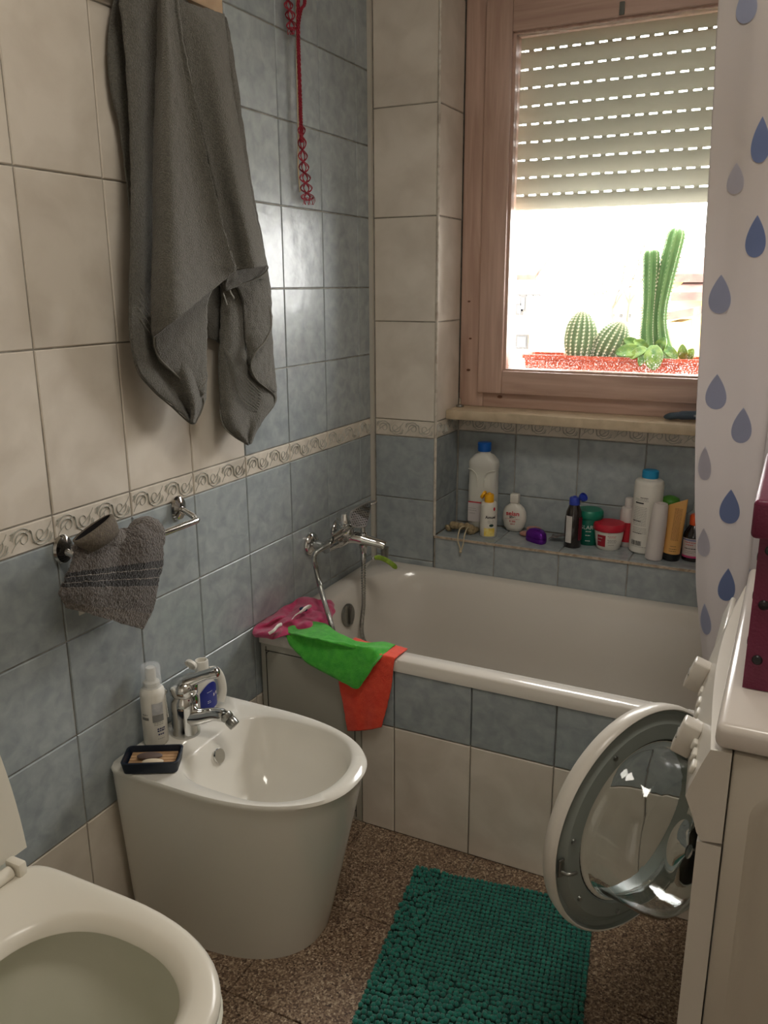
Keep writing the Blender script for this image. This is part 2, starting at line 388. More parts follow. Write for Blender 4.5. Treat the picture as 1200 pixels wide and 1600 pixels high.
# dried water spots on the lower pane
df = N.new('ShaderNodeBsdfDiffuse'); df.inputs[0].default_value = (.9, .88, .85, 1); tl = N.new('ShaderNodeBsdfTranslucent'); tl.inputs[0].default_value = (.9, .88, .85, 1)
m2 = N.new('ShaderNodeMixShader'); m2.inputs[0].default_value = .6; L.new(df.outputs[0], m2.inputs[1]); L.new(tl.outputs[0], m2.inputs[2])
tc = N.new('ShaderNodeTexCoord'); ns = N.new('ShaderNodeTexNoise'); ns.inputs['Scale'].default_value = 260; ns.inputs['Detail'].default_value = 3; L.new(tc.outputs['Object'], ns.inputs[0])
sx = N.new('ShaderNodeSeparateXYZ'); L.new(tc.outputs['Object'], sx.inputs[0])
mr = N.new('ShaderNodeMapRange'); mr.inputs[1].default_value = 1.098; mr.inputs[2].default_value = 1.20; mr.inputs[3].default_value = .13; mr.inputs[4].default_value = -.06; L.new(sx.outputs[2], mr.inputs[0])
ad = N.new('ShaderNodeMath'); L.new(ns.outputs[0], ad.inputs[0]); L.new(mr.outputs[0], ad.inputs[1])
gt = N.new('ShaderNodeMath'); gt.operation = 'GREATER_THAN'; gt.inputs[1].default_value = .70; L.new(ad.outputs[0], gt.inputs[0])
ml = N.new('ShaderNodeMath'); ml.operation = 'MULTIPLY'; ml.inputs[1].default_value = .5; L.new(gt.outputs[0], ml.inputs[0])
m3 = N.new('ShaderNodeMixShader'); L.new(ml.outputs[0], m3.inputs[0]); L.new(mx.outputs[0], m3.inputs[1]); L.new(m2.outputs[0], m3.inputs[2])
L.new(m3.outputs[0], N['Material Output'].inputs[0])
MB().box(GX0, GX1, .206, .209, GZ0, GZ1).build('pane', gm, win, smooth=False)
PX0S, PX1S = .342, 1.10
# roller shutter
SH = bpy.data.materials.new('shutter_plastic'); SH.use_nodes = True; nt = SH.node_tree; N = nt.nodes; b = N['Principled BSDF']
b.inputs['Base Color'].default_value = srgb(206, 206, 190); b.inputs['Roughness'].default_value = .5
tl = N.new('ShaderNodeBsdfTranslucent'); tl.inputs[0].default_value = srgb(206, 206, 186); mx = N.new('ShaderNodeMixShader'); mx.inputs[0].default_value = .07
nt.links.new(b.outputs[0], mx.inputs[1]); nt.links.new(tl.outputs[0], mx.inputs[2]); nt.links.new(mx.outputs[0], N['Material Output'].inputs[0])
sh = thing('roller_shutter', 'half lowered beige roller shutter with rows of light slots outside the window', 'shutter', (.72, .275, 1.57))
ys = .275; zb0 = 1.567; pitch = .0493
def slat_mesh(z0, z1, name, thick=.008, links=True):
    mb = MB(); prof = [(-.2, 0), (-.9, .12), (-1, .5), (-.9, .88), (-.2, 1), (.4, .95), (.55, .5), (.4, .05)]
    ring = lambda x: [(x, ys+.5*thick*a, z0+(z1-z0)*t) for a, t in prof]
    mb.loft([ring(PX0S), ring(PX1S)])
    if links:
        x = PX0S+.004
        while x < PX1S-.02:
            mb.box(x, x+.0155, ys-.001, ys+.001, z1-.001, z1+.0052); x += .0375
    return mb.build(name, SH, sh, auto=50)
slat_mesh(zb0, zb0+.041, 'bottom_bar', .014)
for k in range(11):
    z0 = zb0+.0455+pitch*k; slat_mesh(z0, z0+pitch-.0042, 'slat')
MB().box(.326, .350, ys-.014, ys+.014, 1.06, 2.12).build('guide_rail', PLW2, sh, smooth=False)
MB().box(1.092, 1.116, ys-.014, ys+.014, 1.06, 2.12).build('guide_rail', PLW2, sh, smooth=False)
# outside sill
tag(MB().rbox(.302, 1.138, .256, .56, 1.035, 1.066, .004).build('trim_5', mat('outer_sill', srgb(216, 210, 200), .5)), kind='structure')

# ================================================================== BATH
bath = thing('bathtub', 'white built-in enamel bathtub under the window with a tiled front', 'bathtub', (.88, -.33, 0))
WY = -.6646; RZ = .482; BX1 = 1.70
def rr(x0, x1, y0, y1, r, z, n=10, rl=None):
    pts = []
    for (cx, cy, a0, q) in [(x1, y1, 0, r), (x0, y1, 90, rl or r), (x0, y0, 180, rl or r), (x1, y0, 270, r)]:
        q2 = min(q, (y1-y0)/2-.001, (x1-x0)/2-.001)
        ccx = cx-q2 if cx == x1 else cx+q2; ccy = cy-q2 if cy == y1 else cy+q2
        for i in range(n+1): a = R(a0+90*i/n); pts.append(Vector((ccx+q2*cos(a), ccy+q2*sin(a), z)))
    return pts
m = MB()
rings = [rr(.002, BX1, WY+.012, -.001, .004, RZ-.032), rr(.002, BX1, WY-.003, -.001, .006, RZ-.031), rr(.002, BX1, WY-.004, -.001, .008, RZ-.004), rr(.004, BX1, WY, -.002, .01, RZ),
         rr(.055, BX1-.05, WY+.046, -.035, .16, RZ, rl=.19), rr(.064, BX1-.06, WY+.052, -.042, .15, RZ-.006, rl=.185),
         rr(.082, BX1-.09, WY+.062, -.055, .15, RZ-.05, rl=.175), rr(.105, BX1-.18, WY+.080, -.075, .14, RZ-.20, rl=.16), rr(.14, BX1-.32, WY+.105, -.10, .13, RZ-.36, rl=.14),
         rr(.18, BX1-.40, WY+.14, -.14, .10, RZ-.40, rl=.10)]
m.loft(rings, caps=(False, True)); m.build('tub_shell', ENAMEL, bath, auto=60)
c = Vector((.085, -.337, .420))
m = MB().lathe([(.030, -.002), (.034, .002), (.034, .007), (.030, .010), (.0, .0105)], n=28, xf=Matrix.Translation(c) @ Matrix.Rotation(R(84), 4, 'Y'))
m.rbox(-.005, .005, -.026, .026, .009, .018, .002, xf=Matrix.Translation(c) @ Matrix.Rotation(R(84), 4, 'Y') @ Matrix.Rotation(R(80), 4, 'Z'))
m.build('overflow_plate', CHROME_D, bath, label='round dull chrome overflow plate')
surround = MB().box(.304, BX1-.01, WY+.008, WY+.05, 0, RZ-.033).build('front_backing', GROUT, bath, smooth=False)
def front_tiles():
    xs = [.3015, .3936, .5936, .7936, .9936, 1.1936, 1.3936, 1.5936, BX1]
    for k in range(8):
        for z0, z1, mm in ((0, HW, WHITET), (HW, RZ-.032, BLUET)):
            w, h = xs[k+1]-xs[k], z1-z0; o = bpy.data.objects.new('tile', tile_mesh(w, h, mm, 'tile')); COL.objects.link(o); o.parent = bath
            o.location = Vector(((xs[k]+xs[k+1])/2, WY+.008, (z0+z1)/2))-wloc(bath); o.rotation_euler = (R(90)+random.uniform(-.003, .003), 0, random.uniform(-.003, .003))
front_tiles()
GREYP = mat('grey_metal_paint', srgb(186, 183, 171), .38)
GREYP2 = mat('grey_metal_inner', srgb(174, 171, 159), .4)
ac = MB().rbox(.006, .300, WY+.002, WY+.03, .0, RZ-.033, .002).build('access_panel', GREYP, bath, label='plain grey metal access panel')
m = MB(); rg = [[(p.x, WY+.0018, p.y) for p in rr(.024, .282, .022, RZ-.053, .014, 0)], [(p.x, WY-.0005, p.y) for p in rr(.0265, .2795, .0245, RZ-.0555, .012, 0)]]
m.loft(rg, caps=(False, True)); m.build('access_door', GREYP2, ac)
m = MB().tube(curve([(p.x, WY+.0015, p.y) for p in rr(.0225, .2835, .0205, RZ-.0515, .015, 0)]+[(.2835, WY+.0015, RZ-.07)], 90), .0011, 5); m.build('door_gap', mat('dark_gap', srgb(60, 58, 54), .8), ac)

# ================================================================== BIDET
BZ = .40; BYc = -1.045
bid = thing('bidet', 'white back-to-wall ceramic bidet beside the bathtub', 'bidet', (.25, BYc, 0))
def dshape(x0, x1, hw, z, sq=2.35, n=48, yc=BYc, x0r=.03, tap=0):
    """closed outline: straight back at x0, sides, rounded front at x1"""
    xm = x0+(x1-x0)*.38; pts = []
    for i in range(n+1):
        a = -pi/2+pi*i/n; ca, sa = cos(a), sin(a)
        pts.append(Vector((xm+(x1-xm)*abs(ca)**(2/sq), yc+hw*(1 if sa > 0 else -1)*abs(sa)**(2/sq), z)))
    k = 6; hb = hw-tap
    for i in range(1, k+1): t = i/k; pts.append(Vector((xm+(x0+x0r-xm)*t, yc+hw+(hb-hw)*t, z)))
    for i in range(1, 5): a = R(90*i/4); pts.append(Vector((x0+x0r-x0r*sin(a), yc+hb-x0r*(1-cos(a)), z)))
    for i in range(1, 7): pts.append(Vector((x0, yc+(hb-x0r)*(1-2*i/7), z)))
    for i in range(0, 5): a = R(90*i/4); pts.append(Vector((x0+x0r*(1-sin(a)), yc-hb+x0r*(1-cos(a)), z)))
    pts = pts[:-5]+[Vector((x0+x0r*(1-sin(R(90*(4-i)/4)))*1.0, yc-hb+x0r*(1-cos(R(90*(4-i)/4)))*1.0, z)) for i in range(0)]+[Vector((x0+x0r-x0r*cos(R(90*i/4)), yc-hb+x0r-x0r*sin(R(90*i/4)), z)) for i in range(5)]
    for i in range(1, k): t = i/k; pts.append(Vector((x0+x0r+(xm-x0-x0r)*t, yc-hb+(hb-hw)*t, z)))
    return pts
def lerpD(a, b, t): return a+(b-a)*t
m = MB(); rings = []
for t in (0, .03, .15, .4, .7, .9, .965):
    z = t*(BZ); rings.append(dshape(.004, lerpD(.402, .492, t**.95), lerpD(.148, .179, t**1.0), z))
rings.append(dshape(.004, .4955, .181, BZ-.006)); rings.append(dshape(.007, .492, .178, BZ)); 
N_ = len(rings[0])
def bowl(x0, x1, hw, z, sq=2.2, back=None):
    o = []; ref = rings[-1]; cx = (x0+x1)/2+.01
    for p in ref:
        dx, dy = p.x-cx, p.y-BYc; a = math.atan2(dy, dx); rx = (x1-cx) if dx > 0 else (cx-x0); q = 2.2 if dx > 0 else 4
        r = 1/((abs(cos(a))/rx)**q+(abs(sin(a))/hw)**q)**(1/q); o.append(Vector((cx+r*cos(a), BYc+r*sin(a), z)))
    return o
rings += [bowl(.128, .462, .150, BZ), bowl(.134, .457, .145, BZ-.005), bowl(.15, .450, .138, BZ-.03), bowl(.175, .43, .12, BZ-.09), bowl(.22, .39, .08, BZ-.14), bowl(.27, .34, .03, BZ-.155)]
m.loft(rings, caps=(True, True)); m.build('bidet_bowl', CERAMIC, bid, auto=60)
c = Vector((.146, BYc, .362)); xf = Matrix.Translation(c) @ Matrix.Rotation(R(70), 4, 'Y')
MB().lathe([(.011, 0), (.011, .006), (.0155, .007), (.0165, .010), (.0155, .013), (0, .0135)], n=24, xf=xf).build('overflow_cap', CHROME, bid, label='small round chrome overflow cap')

# bidet mixer
tap = thing('bidet_mixer', 'chrome single lever mixer tap standing on the bidet deck', 'tap', (.07, -1.05, BZ))
T = Vector((.068, -1.045, BZ))
rings = []
for z, rx, ry, ox in [(0, .026, .026, 0), (.006, .026, .026, 0), (.012, .0235, .024, 0), (.035, .0235, .024, 0), (.055, .025, .0255, .001), (.068, .0245, .025, .002), (.076, .019, .020, .002)]:
    rings.append([T+Vector((ox+rx*cos(2*pi*i/24), ry*sin(2*pi*i/24), z)) for i in range(24)])
MB().loft(rings).build('tap_body', CHROME, tap, auto=50)
sp = curve([T+Vector(v) for v in [(.010, 0, .034), (.035, .002, .040), (.062, .005, .049), (.083, .007, .050)]], 12)
MB().tube(sp, [.017, .0165, .016, .015, .014, .013, .0125, .012, .012, .012, .012, .011], 14, flat=1).build('spout', CHROME, tap, auto=50)
xf = Matrix.Translation(T+Vector((.090, .008, .044))) @ Matrix.Rotation(R(-38), 4, 'Y')
MB().lathe([(.0, -.016), (.0095, -.016), (.0105, -.013), (.0105, -.002), (.009, 0), (.011, .002), (.011, .010), (.007, .013), (0, .013)], n=20, xf=Matrix.Translation(T+Vector((.092, .008, .045))) @ Matrix.Rotation(R(-50), 4, 'Y')).build('nozzle', CHROME_D, tap, auto=50)
m = MB(); ring = [(.074, .0185), (.080, .0245), (.094, .0255), (.104, .020), (.107, .006)]
m.loft([[T+Vector((.002+r*cos(2*pi*i/24), r*sin(2*pi*i/24), z)) for i in range(24)] for z, r in ring])
lv = [T+Vector(v) for v in [(.006, .003, .100), (.025, .012, .108), (.045, .022, .116), (.060, .030, .119)]]
m.tube(curve(lv, 10), [.014, .013, .011, .010, .0095, .009, .0095, .010, .010, .005], 12, flat=1.3)
m.build('lever', CHROME, tap, auto=50)
MB().tube([T+Vector((-.018, -.024, .04)), T+Vector((-.02, -.026, .085)), ], .003, 8).ball(T+Vector((-.02, -.026, .089)), .006, .006, .006).build('pop_up_rod', CHROME, tap)

for o_ in [c_ for c_ in bpy.data.objects if c_.parent == tap]:
    for v_ in o_.data.vertices: v_.co = Vector((.07, -1.05, BZ)) * 0 + (v_.co-(T-Vector((.07, -1.05, BZ))))*1.22 + (T-Vector((.07, -1.05, BZ)))
# ================================================================== TOILET
TYc = -1.70; TZ = .43
toi = thing('toilet', 'white back-to-wall toilet with raised lid in the lower left corner', 'toilet', (.3, TYc, 0))
def oval(x0, x1, hw, z, q=2.3, n=56, yc=TYc, xm=None, back=None):
    xm = xm if xm is not None else (x0+x1)/2; o = []
    for i in range(n):
        a = 2*pi*i/n; ca, sa = cos(a), sin(a); rx = x1-xm if ca > 0 else xm-x0; qq = q if ca > 0 else (back or q)
        o.append(Vector((xm+rx*(1 if ca > 0 else -1)*abs(ca)**(2/qq), yc+hw*(1 if sa > 0 else -1)*abs(sa)**(2/qq), z)))
    return o
m = MB(); rings = []
for t in (0, .02, .2, .5, .8, .93): rings.append(oval(.005, .52+.09*t, .13+.055*t, t*.415, xm=.33, back=7))
rings += [oval(.005, .615, .186, .400, xm=.33, back=7), oval(.010, .608, .181, .408, xm=.33, back=7)]
rings += [oval(.235, .575, .150, .408, xm=.38, back=2.6), oval(.240, .570, .146, .400, xm=.38, back=2.6), oval(.232, .578, .152, .375, xm=.38), oval(.245, .56, .135, .33, xm=.38), oval(.27, .50, .10, .24, xm=.38), oval(.30, .44, .06, .18, xm=.37), oval(.33, .40, .02, .17, xm=.365)]
m.loft(rings); m.build('toilet_bowl', CERAMIC_T, toi, auto=60)
m = MB()
out = lambda d, z: oval(.128+d, .612-d, .184-d, z, xm=.34, back=9)
inn = lambda d, z: oval(.245+d, .560-d, .130-d, z, xm=.39, back=2.3)
m.loft([inn(.006, .4095), out(.004, .4095), out(0, .414), out(0, .422), out(.006, .430), out(.014, .432), inn(-.014, .431), inn(-.004, .425), inn(.004, .416), inn(.006, .4095)], caps=(False, False))
m.build('toilet_seat', SEAT, toi, auto=60)
m = MB()
def lidring(x, s, bul): 
    o = []
    for i in range(49):
        a = pi*i/48; ca, sa = cos(a), sin(a); y = TYc-.008+.192*s*(1 if ca > 0 else -1)*abs(ca)**(2/2.6); z = .445+.44*s*abs(sa)**(2/2.0)
        o.append(Vector((x-.10*(z-.445), y, z)))
    return o
m.loft([lidring(.122, .96, 0), lidring(.122, .99, 0), lidring(.116, 1.0, 0), lidring(.106, 1.0, 0), lidring(.100, .98, 0)])
m.build('toilet_lid', SEAT, toi, auto=60)
m = MB().tube([(.142, TYc-.12, .440), (.142, TYc+.130, .440)], .011, 16); m.build('hinge_bar', SEAT, toi, auto=50)
for s in (1, -1):
    m = MB().rbox(.126, .160, TYc+s*.142-.008, TYc+s*.142+.008, .430, .455, .004); m.build('hinge', SEAT, toi)
m = MB().box(.372, .380, TYc-.02, TYc+.02, .1715, .1717)
m.build('drain_water', mat('water', (.8, .85, .82, 1), .05), toi, smooth=False)

# ================================================================== BIG TOWEL
V = Vector
def P(px, py, x): return at(0, x, px, py)
def resamp(pts, n):
    """points (px, py, depth) -> n smooth points"""
    return curve([V(p) for p in pts], n)
tw = thing('bath_towel', 'large grey bath towel hanging in long folds on the left wall', 'towel', P(280, 60, .06))
def panel(name, left, right, bul, nv=46, nu=22, parent=tw, m=TERRY, disp=.0022, dscale=70, wav=None, thick=.006, label=None):
    l = resamp(left, 12); r = resamp(right, 12); rows = []
    for i in range(12):
        row = []
        for j in range(7):
            u = j/6; q = l[i].lerp(r[i], u); row.append(P(q.x, q.y, q.z+bul(u, i/11)))
        rows.append(row)
    return cloth(rows, nu, nv, name, m, parent, thick=thick, disp=disp, dscale=dscale, fn=wav, label=label)
panel('back_fold', [(250, -150, .03), (186, -30, .02), (170, 60, .016), (172, 130, .016), (187, 200, .018), (199, 290, .02), (205, 370, .022)],
      [(275, -150, .03), (228, -30, .02), (222, 60, .02), (224, 130, .02), (230, 200, .02), (235, 290, .02), (240, 370, .022)], lambda u, v: .006*sin(pi*u))
panel('left_fold', [(262, -150, .045), (192, -30, .045), (194, 60, .045), (199, 130, .045), (205, 250, .045), (205, 330, .05), (203, 450, .05), (203, 520, .05), (214, 575, .05), (238, 607, .05), (268, 633, .052), (299, 661, .055)],
      [(300, -150, .05), (300, -30, .045), (305, 60, .045), (310, 130, .045), (316, 250, .045), (318, 330, .05), (319, 430, .055), (321, 500, .06), (319, 550, .062), (321, 595, .062), (318, 630, .06), (302, 661, .055)],
      lambda u, v: .024*sin(pi*u)*(1-.4*v)+.014*sin(3*pi*u+1.2)*(.3+.7*v), nv=90, nu=26)
panel('front_fold', [(268, -150, .10), (249, -30, .09), (248, 60, .09), (243, 180, .09), (241, 280, .09), (240, 360, .09), (238, 440, .09), (237, 490, .088), (240, 528, .085)],
      [(285, -150, .11), (276, -30, .115), (286, 60, .12), (306, 160, .125), (322, 240, .13), (336, 300, .13), (352, 365, .13), (362, 398, .128), (368, 421, .125)],
      lambda u, v: .030*sin(pi*min(1, u*1.1))*(.5+.7*v)+.014*sin(2.2*pi*u+.3)*(.3+v), nv=80, nu=30)
panel('hem_flap', [(240, 524, .086), (241, 540, .084), (248, 560, .080), (264, 578, .076), (282, 594, .070), (300, 610, .066), (312, 622, .064)],
      [(330, 452, .100), (323, 470, .092), (322, 500, .088), (322, 530, .084), (321, 560, .078), (322, 590, .074), (320, 612, .070)],
      lambda u, v: .006*sin(pi*u), nv=36, label='ribbed grey underside of the folded corner')
panel('right_panel', [(272, 0, .078), (278, 30, .085), (288, 80, .085), (306, 170, .085), (324, 250, .09), (340, 320, .09), (352, 380, .09), (356, 424, .09)],
      [(349, 24, .072), (350, 34, .084), (353, 60, .088), (361, 130, .09), (376, 220, .09), (392, 310, .092), (408, 380, .092), (417, 416, .09)],
      lambda u, v: .012*sin(pi*u)*(1+v)-.014*v*sin(2*pi*u), nv=60)
panel('turned_hem', [(352, 418, .082), (352, 432, .070), (350, 444, .060), (352, 454, .055)],
      [(417, 414, .088), (415, 422, .080), (409, 430, .072), (398, 438, .066)], lambda u, v: .003*sin(pi*u), nv=14)
panel('side_fold', [(338, 22, .05), (340, 30, .04), (342, 50, .035), (352, 130, .035), (362, 220, .035), (372, 310, .035), (376, 400, .035), (378, 450, .035)],
      [(351, 26, .06), (354, 36, .055), (358, 56, .05), (370, 130, .052), (382, 220, .052), (396, 310, .052), (408, 370, .05), (420, 440, .048)],
      lambda u, v: .008*sin(pi*u), nv=50)
panel('right_lobe', [(338, 380, .030), (344, 440, .032), (345, 490, .034), (343, 530, .036), (341, 580, .038), (344, 630, .040), (349, 663, .042), (366, 680, .044), (386, 693, .046)],
      [(400, 360, .045), (419, 430, .050), (422, 480, .052), (423, 540, .052), (427, 580, .052), (431, 612, .052), (427, 634, .052), (408, 658, .050), (391, 693, .048)],
      lambda u, v: .014*sin(pi*u)+.007*sin(3*pi*u)*v, nv=60)
panel('curled_edge', [(366, 440, .062), (378, 470, .060), (381, 500, .060), (383, 530, .062), (387, 555, .064), (391, 570, .066)],
      [(418, 436, .066), (421, 470, .070), (424, 505, .074), (416, 530, .080), (401, 548, .080), (393, 566, .074)], lambda u, v: .004*sin(pi*u), nv=40)
panel('curled_edge', [(391, 568, .066), (392, 582, .068), (402, 596, .068), (414, 604, .068), (426, 612, .064)],
      [(423, 505, .056), (425, 540, .058), (427, 570, .060), (429, 596, .062), (431, 612, .062)], lambda u, v: .004*sin(pi*u), nv=30)
panel('inner_fold', [(312, 420, .016), (318, 470, .016), (322, 526, .016)], [(352, 420, .018), (347, 480, .018), (346, 537, .018)], lambda u, v: 0, nv=24, nu=8)
def hemline(name, pts, r=.0016, n=40, parent=tw, m=HEM): return MB().tube([P(*p) for p in resamp(pts, n)], r, 6).build(name, m, parent)
hemline('hem', [(369, 421, .129), (345, 441, .124), (320, 462, .118), (280, 492, .104), (252, 513, .094), (241, 528, .088), (243, 546, .086), (252, 563, .083), (282, 592, .076), (312, 620, .070)])
hemline('hem', [(203, 520, .052), (214, 577, .052), (238, 609, .052), (268, 635, .054), (299, 662, .058), (310, 652, .060), (318, 632, .064), (317, 622, .066)])
hemline('hem', [(357, 420, .095), (390, 418, .097), (417, 415, .095), (414, 426, .086), (395, 438, .074), (360, 449, .062)])
hemline('hem', [(420, 478, .074), (424, 508, .078), (415, 532, .084), (400, 550, .084), (392, 570, .076), (400, 592, .074), (416, 606, .072), (429, 618, .062), (426, 636, .056), (408, 660, .054), (390, 694, .052)])
hemline('hem', [(343, 640, .044), (349, 665, .046), (366, 682, .048), (388, 695, .050)])
for k in range(9):   # woven rib band near the two hanging corners
    a = k*5.2; hemline('rib', [(284+a*.12, 566+a*.95, .076), (300, 572+a*.78, .079), (321, 566+a*.95, .080)] if False else [(296+k*1.6, 560+k*6.2, .0765), (308+k*1.0, 556+k*6.0, .079), (320+k*.1, 550+k*6.0, .080)], .0009, 8)
for k in range(8): hemline('rib', [(352+k*1.5, 545-k*0+k*6.5, .054), (375, 578+k*6.2, .066), (400-k*.5, 606+k*4.6, .066), (424-k*2, 628+k*3.2, .060)], .0009, 14)
for k in range(5): hemline('rib', [(206+k*0, 432+k*13, .057), (220, 448+k*13, .068), (236, 470+k*13, .076)], .0008, 10)
for q in ((349, 458, 355, 476), (359, 454, 366, 466)):
    a, b_ = P(q[0], q[1], .078), P(q[2], q[3], .074); MB().tube([a, b_], .0028, 6, flat=.4).build('hanging_loop', HEM, tw)
hk = thing('hook_board', 'beige wooden hook board on the wall above the grey bath towel', 'hook', (.01, -.80, 1.95))
a, b_ = at(0, .012, 349, 22), at(0, .012, 268, 2)
BEI = mat('beige_wood', srgb(190, 162, 130), .5, col2=srgb(176, 148, 118), scale=14)
b_ = at(0, .062, 349, 22); MB().rbox(0.0005, .062, -1.12, b_.y, b_.z-.002, 2.06, .003).build('board', BEI, hk)
h = P(285, -135, .04)
m = MB().tube(curve([(.060, h.y, h.z+.012), (.05, h.y, h.z+.004), (.085, h.y, h.z+.006), (.10, h.y, h.z+.03), (.10, h.y, h.z+.045)], 16), .005, 10); m.ball((.10, h.y, h.z+.048), .008, .008, .008); m.build('hook', CHROME, hk)

# ================================================================== LACE RIBBON
RED = mat('red_yarn', srgb(172, 44, 62), .8, col2=srgb(140, 26, 46), scale=400, bump=.001, bscale=900)
CRM = mat('cream_yarn', srgb(206, 186, 156), .85)
rb = thing('crocheted_strip', 'red and cream crocheted strip hanging on the blue tiles', 'ornament', P(467, 60, .02))
def rope(name, pts, r, m, n=60, tw_=0, x=None): 
    q = resamp(pts, n); mb = MB()
    if not tw_: mb.tube([P(*p) for p in q], r, 6)
    else:
        for s in (0, 2.1, 4.2):
            mb.tube([P(p.x+1.9*sin(i*.9+s), p.y, p.z+.002*cos(i*.9+s)) for i, p in enumerate(q)], r, 5)
    return mb.build(name, m, rb)
rope('cord', [(466, -20, .018), (466, 50, .018), (467, 90, .018), (469, 150, .018), (470, 185, .018), (471, 222, .018)], .0022, RED, 90, 1)
def lace(name, pts, wid, n, m):
    q = resamp(pts, n*8+1); mb = MB()
    for s, ph in ((1, 0), (-1, 0), (1, pi), (.45, pi/2), (-.45, pi/2)):
        mb.tube([P(p.x+wid*(.5+.5*i/len(q))*s*sin(pi*i/8+ph*.0), p.y, p.z+.0015*cos(pi*i/8)*s) for i, p in enumerate(q)], .0012, 5)
        mb.tube([P(p.x+wid*.92*(.5+.5*i/len(q))*s*sin(pi*i/8), p.y+1.8, p.z+.001) for i, p in enumerate(q)], .0009, 5)
    return mb.build(name, m, rb)
lace('lace', [(471, 196, .018), (473, 240, .018), (477, 280, .018), (481, 312, .018)], 10.5, 7, RED)
lace('lace', [(458, -30, .02), (450, -5, .02), (453, 20, .02), (457, 46, .02)], 9, 5, RED)
rope('cord', [(474, -20, .022), (476, 5, .022), (470, 16, .022), (466, 40, .022)], .002, RED, 40, 1)
rope('cream_edge', [(463, -10, .014), (464, 100, .013), (466, 200, .012), (466, 260, .012), (469, 300, .012)], .0022, CRM, 40)
m = MB()
for k in range(12):
    x = 474+k*1.6; m.tube([P(x, 308, .018), P(x+random.uniform(-3, 2), 314, .017), P(x+random.uniform(-4, 4), 320, .019)], .0008, 4)
m.build('fringe', RED, rb)
m = MB()
for k in range(12):
    x = 452+k*1.0; m.tube([P(x, 42, .018), P(x+random.uniform(-3, 2), 48, .017), P(x+random.uniform(-4, 3), 54, .019)], .0008, 4)
m.build('fringe', RED, rb)

# ================================================================== TOWEL BAR + HAND TOWEL
br = thing('towel_bar', 'short chrome towel bar fixed to the blue tiles above the bidet', 'towel rail', (.03, -1.1, .87))
by0, by1, bz, bx = -1.245, -.968, .866, .072
path = [(.008, by1+.025, bz+.013), (.030, by1+.022, bz+.008), (.055, by1+.014, bz+.002), (.068, by1+.004, bz), (bx, by1-.010, bz), (bx, -1.1, bz), (bx, by0+.01, bz), (.068, by0-.004, bz), (.055, by0-.014, bz+.002), (.03, by0-.022, bz+.006), (.008, by0-.025, bz+.01)]
MB().tube(curve(path, 60), .0068, 14).build('bar', CHROME, br, auto=60)
for yy in (by1+.025, by0-.025):
    MB().lathe([(.021, 0), (.0225, .004), (.020, .009), (.011, .013), (.008, .014), (0, .014)], n=28, sx=1.25, xf=Matrix.Translation((.0005, yy, bz+.014)) @ Matrix.Rotation(R(90), 4, 'Y')).build('wall_flange', CHROME, br)
HT = bpy.data.materials.new('hand_towel'); HT.use_nodes = True; nt = HT.node_tree; N = nt.nodes; L = nt.links; b = N['Principled BSDF']; b.inputs['Roughness'].default_value = .95
b.inputs['Sheen Weight'].default_value = .3
uv = N.new('ShaderNodeTexCoord'); sx = N.new('ShaderNodeSeparateXYZ'); L.new(uv.outputs['UV'], sx.inputs[0])
cr = N.new('ShaderNodeValToRGB'); cr.color_ramp.interpolation = 'CONSTANT'; e = cr.color_ramp.elements
base = srgb(92, 84, 78); dark = srgb(24, 21, 22); lite = srgb(128, 120, 112)
e[0].color = base; e[1].position = .40; e[1].color = dark
for pos, c in ((.455, lite), (.463, dark), (.525, lite), (.533, dark), (.595, lite), (.60, base), (.86, srgb(98, 88, 78)), (.985, lite)):
    k = e.new(pos); k.color = c
L.new(sx.outputs[1], cr.inputs[0])
n = N.new('ShaderNodeTexNoise'); n.inputs['Scale'].default_value = 260; n.inputs['Detail'].default_value = 3; L.new(uv.outputs['Object'], n.inputs['Vector'])
mxx = N.new('ShaderNodeMix'); mxx.data_type = 'RGBA'; mxx.blend_type = 'MULTIPLY'; mxx.inputs[0].default_value = .8
c2 = N.new('ShaderNodeValToRGB'); c2.color_ramp.elements[0].position = .35; c2.color_ramp.elements[0].color = (.45, .45, .45, 1); c2.color_ramp.elements[1].position = .65; c2.color_ramp.elements[1].color = (1.25, 1.25, 1.25, 1)
L.new(n.outputs[0], c2.inputs[0]); L.new(cr.outputs[0], mxx.inputs[6]); L.new(c2.outputs[0], mxx.inputs[7]); L.new(mxx.outputs[2], b.inputs['Base Color'])
bp = N.new('ShaderNodeBump'); bp.inputs['Distance'].default_value = .006; L.new(n.outputs[0], bp.inputs['Height']); L.new(bp.outputs[0], b.inputs['Normal'])
ht = thing('hand_towel', 'dark grey terry hand towel with two black stripes bunched over the towel bar', 'towel', P(170, 880, .09))
panel('towel_front', [(122, 846, .080), (117, 862, .092), (112, 880, .095), (104, 898, .095), (97, 915, .095), (92, 928, .094), (97, 938, .092), (102, 948, .090)],
      [(236, 816, .080), (249, 830, .098), (253, 852, .105), (253, 880, .105), (246, 910, .104), (242, 935, .102), (236, 957, .098), (222, 983, .094)],
      lambda u, v: .010*sin(pi*u)-.016*math.exp(-((u-.55)/.10)**2)*(1-v)**1.2+.010*math.exp(-((u-.80)/.12)**2)*(1-v), nv=80, nu=60, parent=ht, m=HT, disp=.0018, dscale=160)
panel('towel_back', [(120, 850, .048), (112, 880, .045), (100, 920, .045), (112, 950, .042)], [(240, 824, .048), (243, 860, .045), (240, 910, .045), (226, 950, .042)],
      lambda u, v: 0, nv=40, nu=30, parent=ht, m=HT, disp=.002, dscale=160)
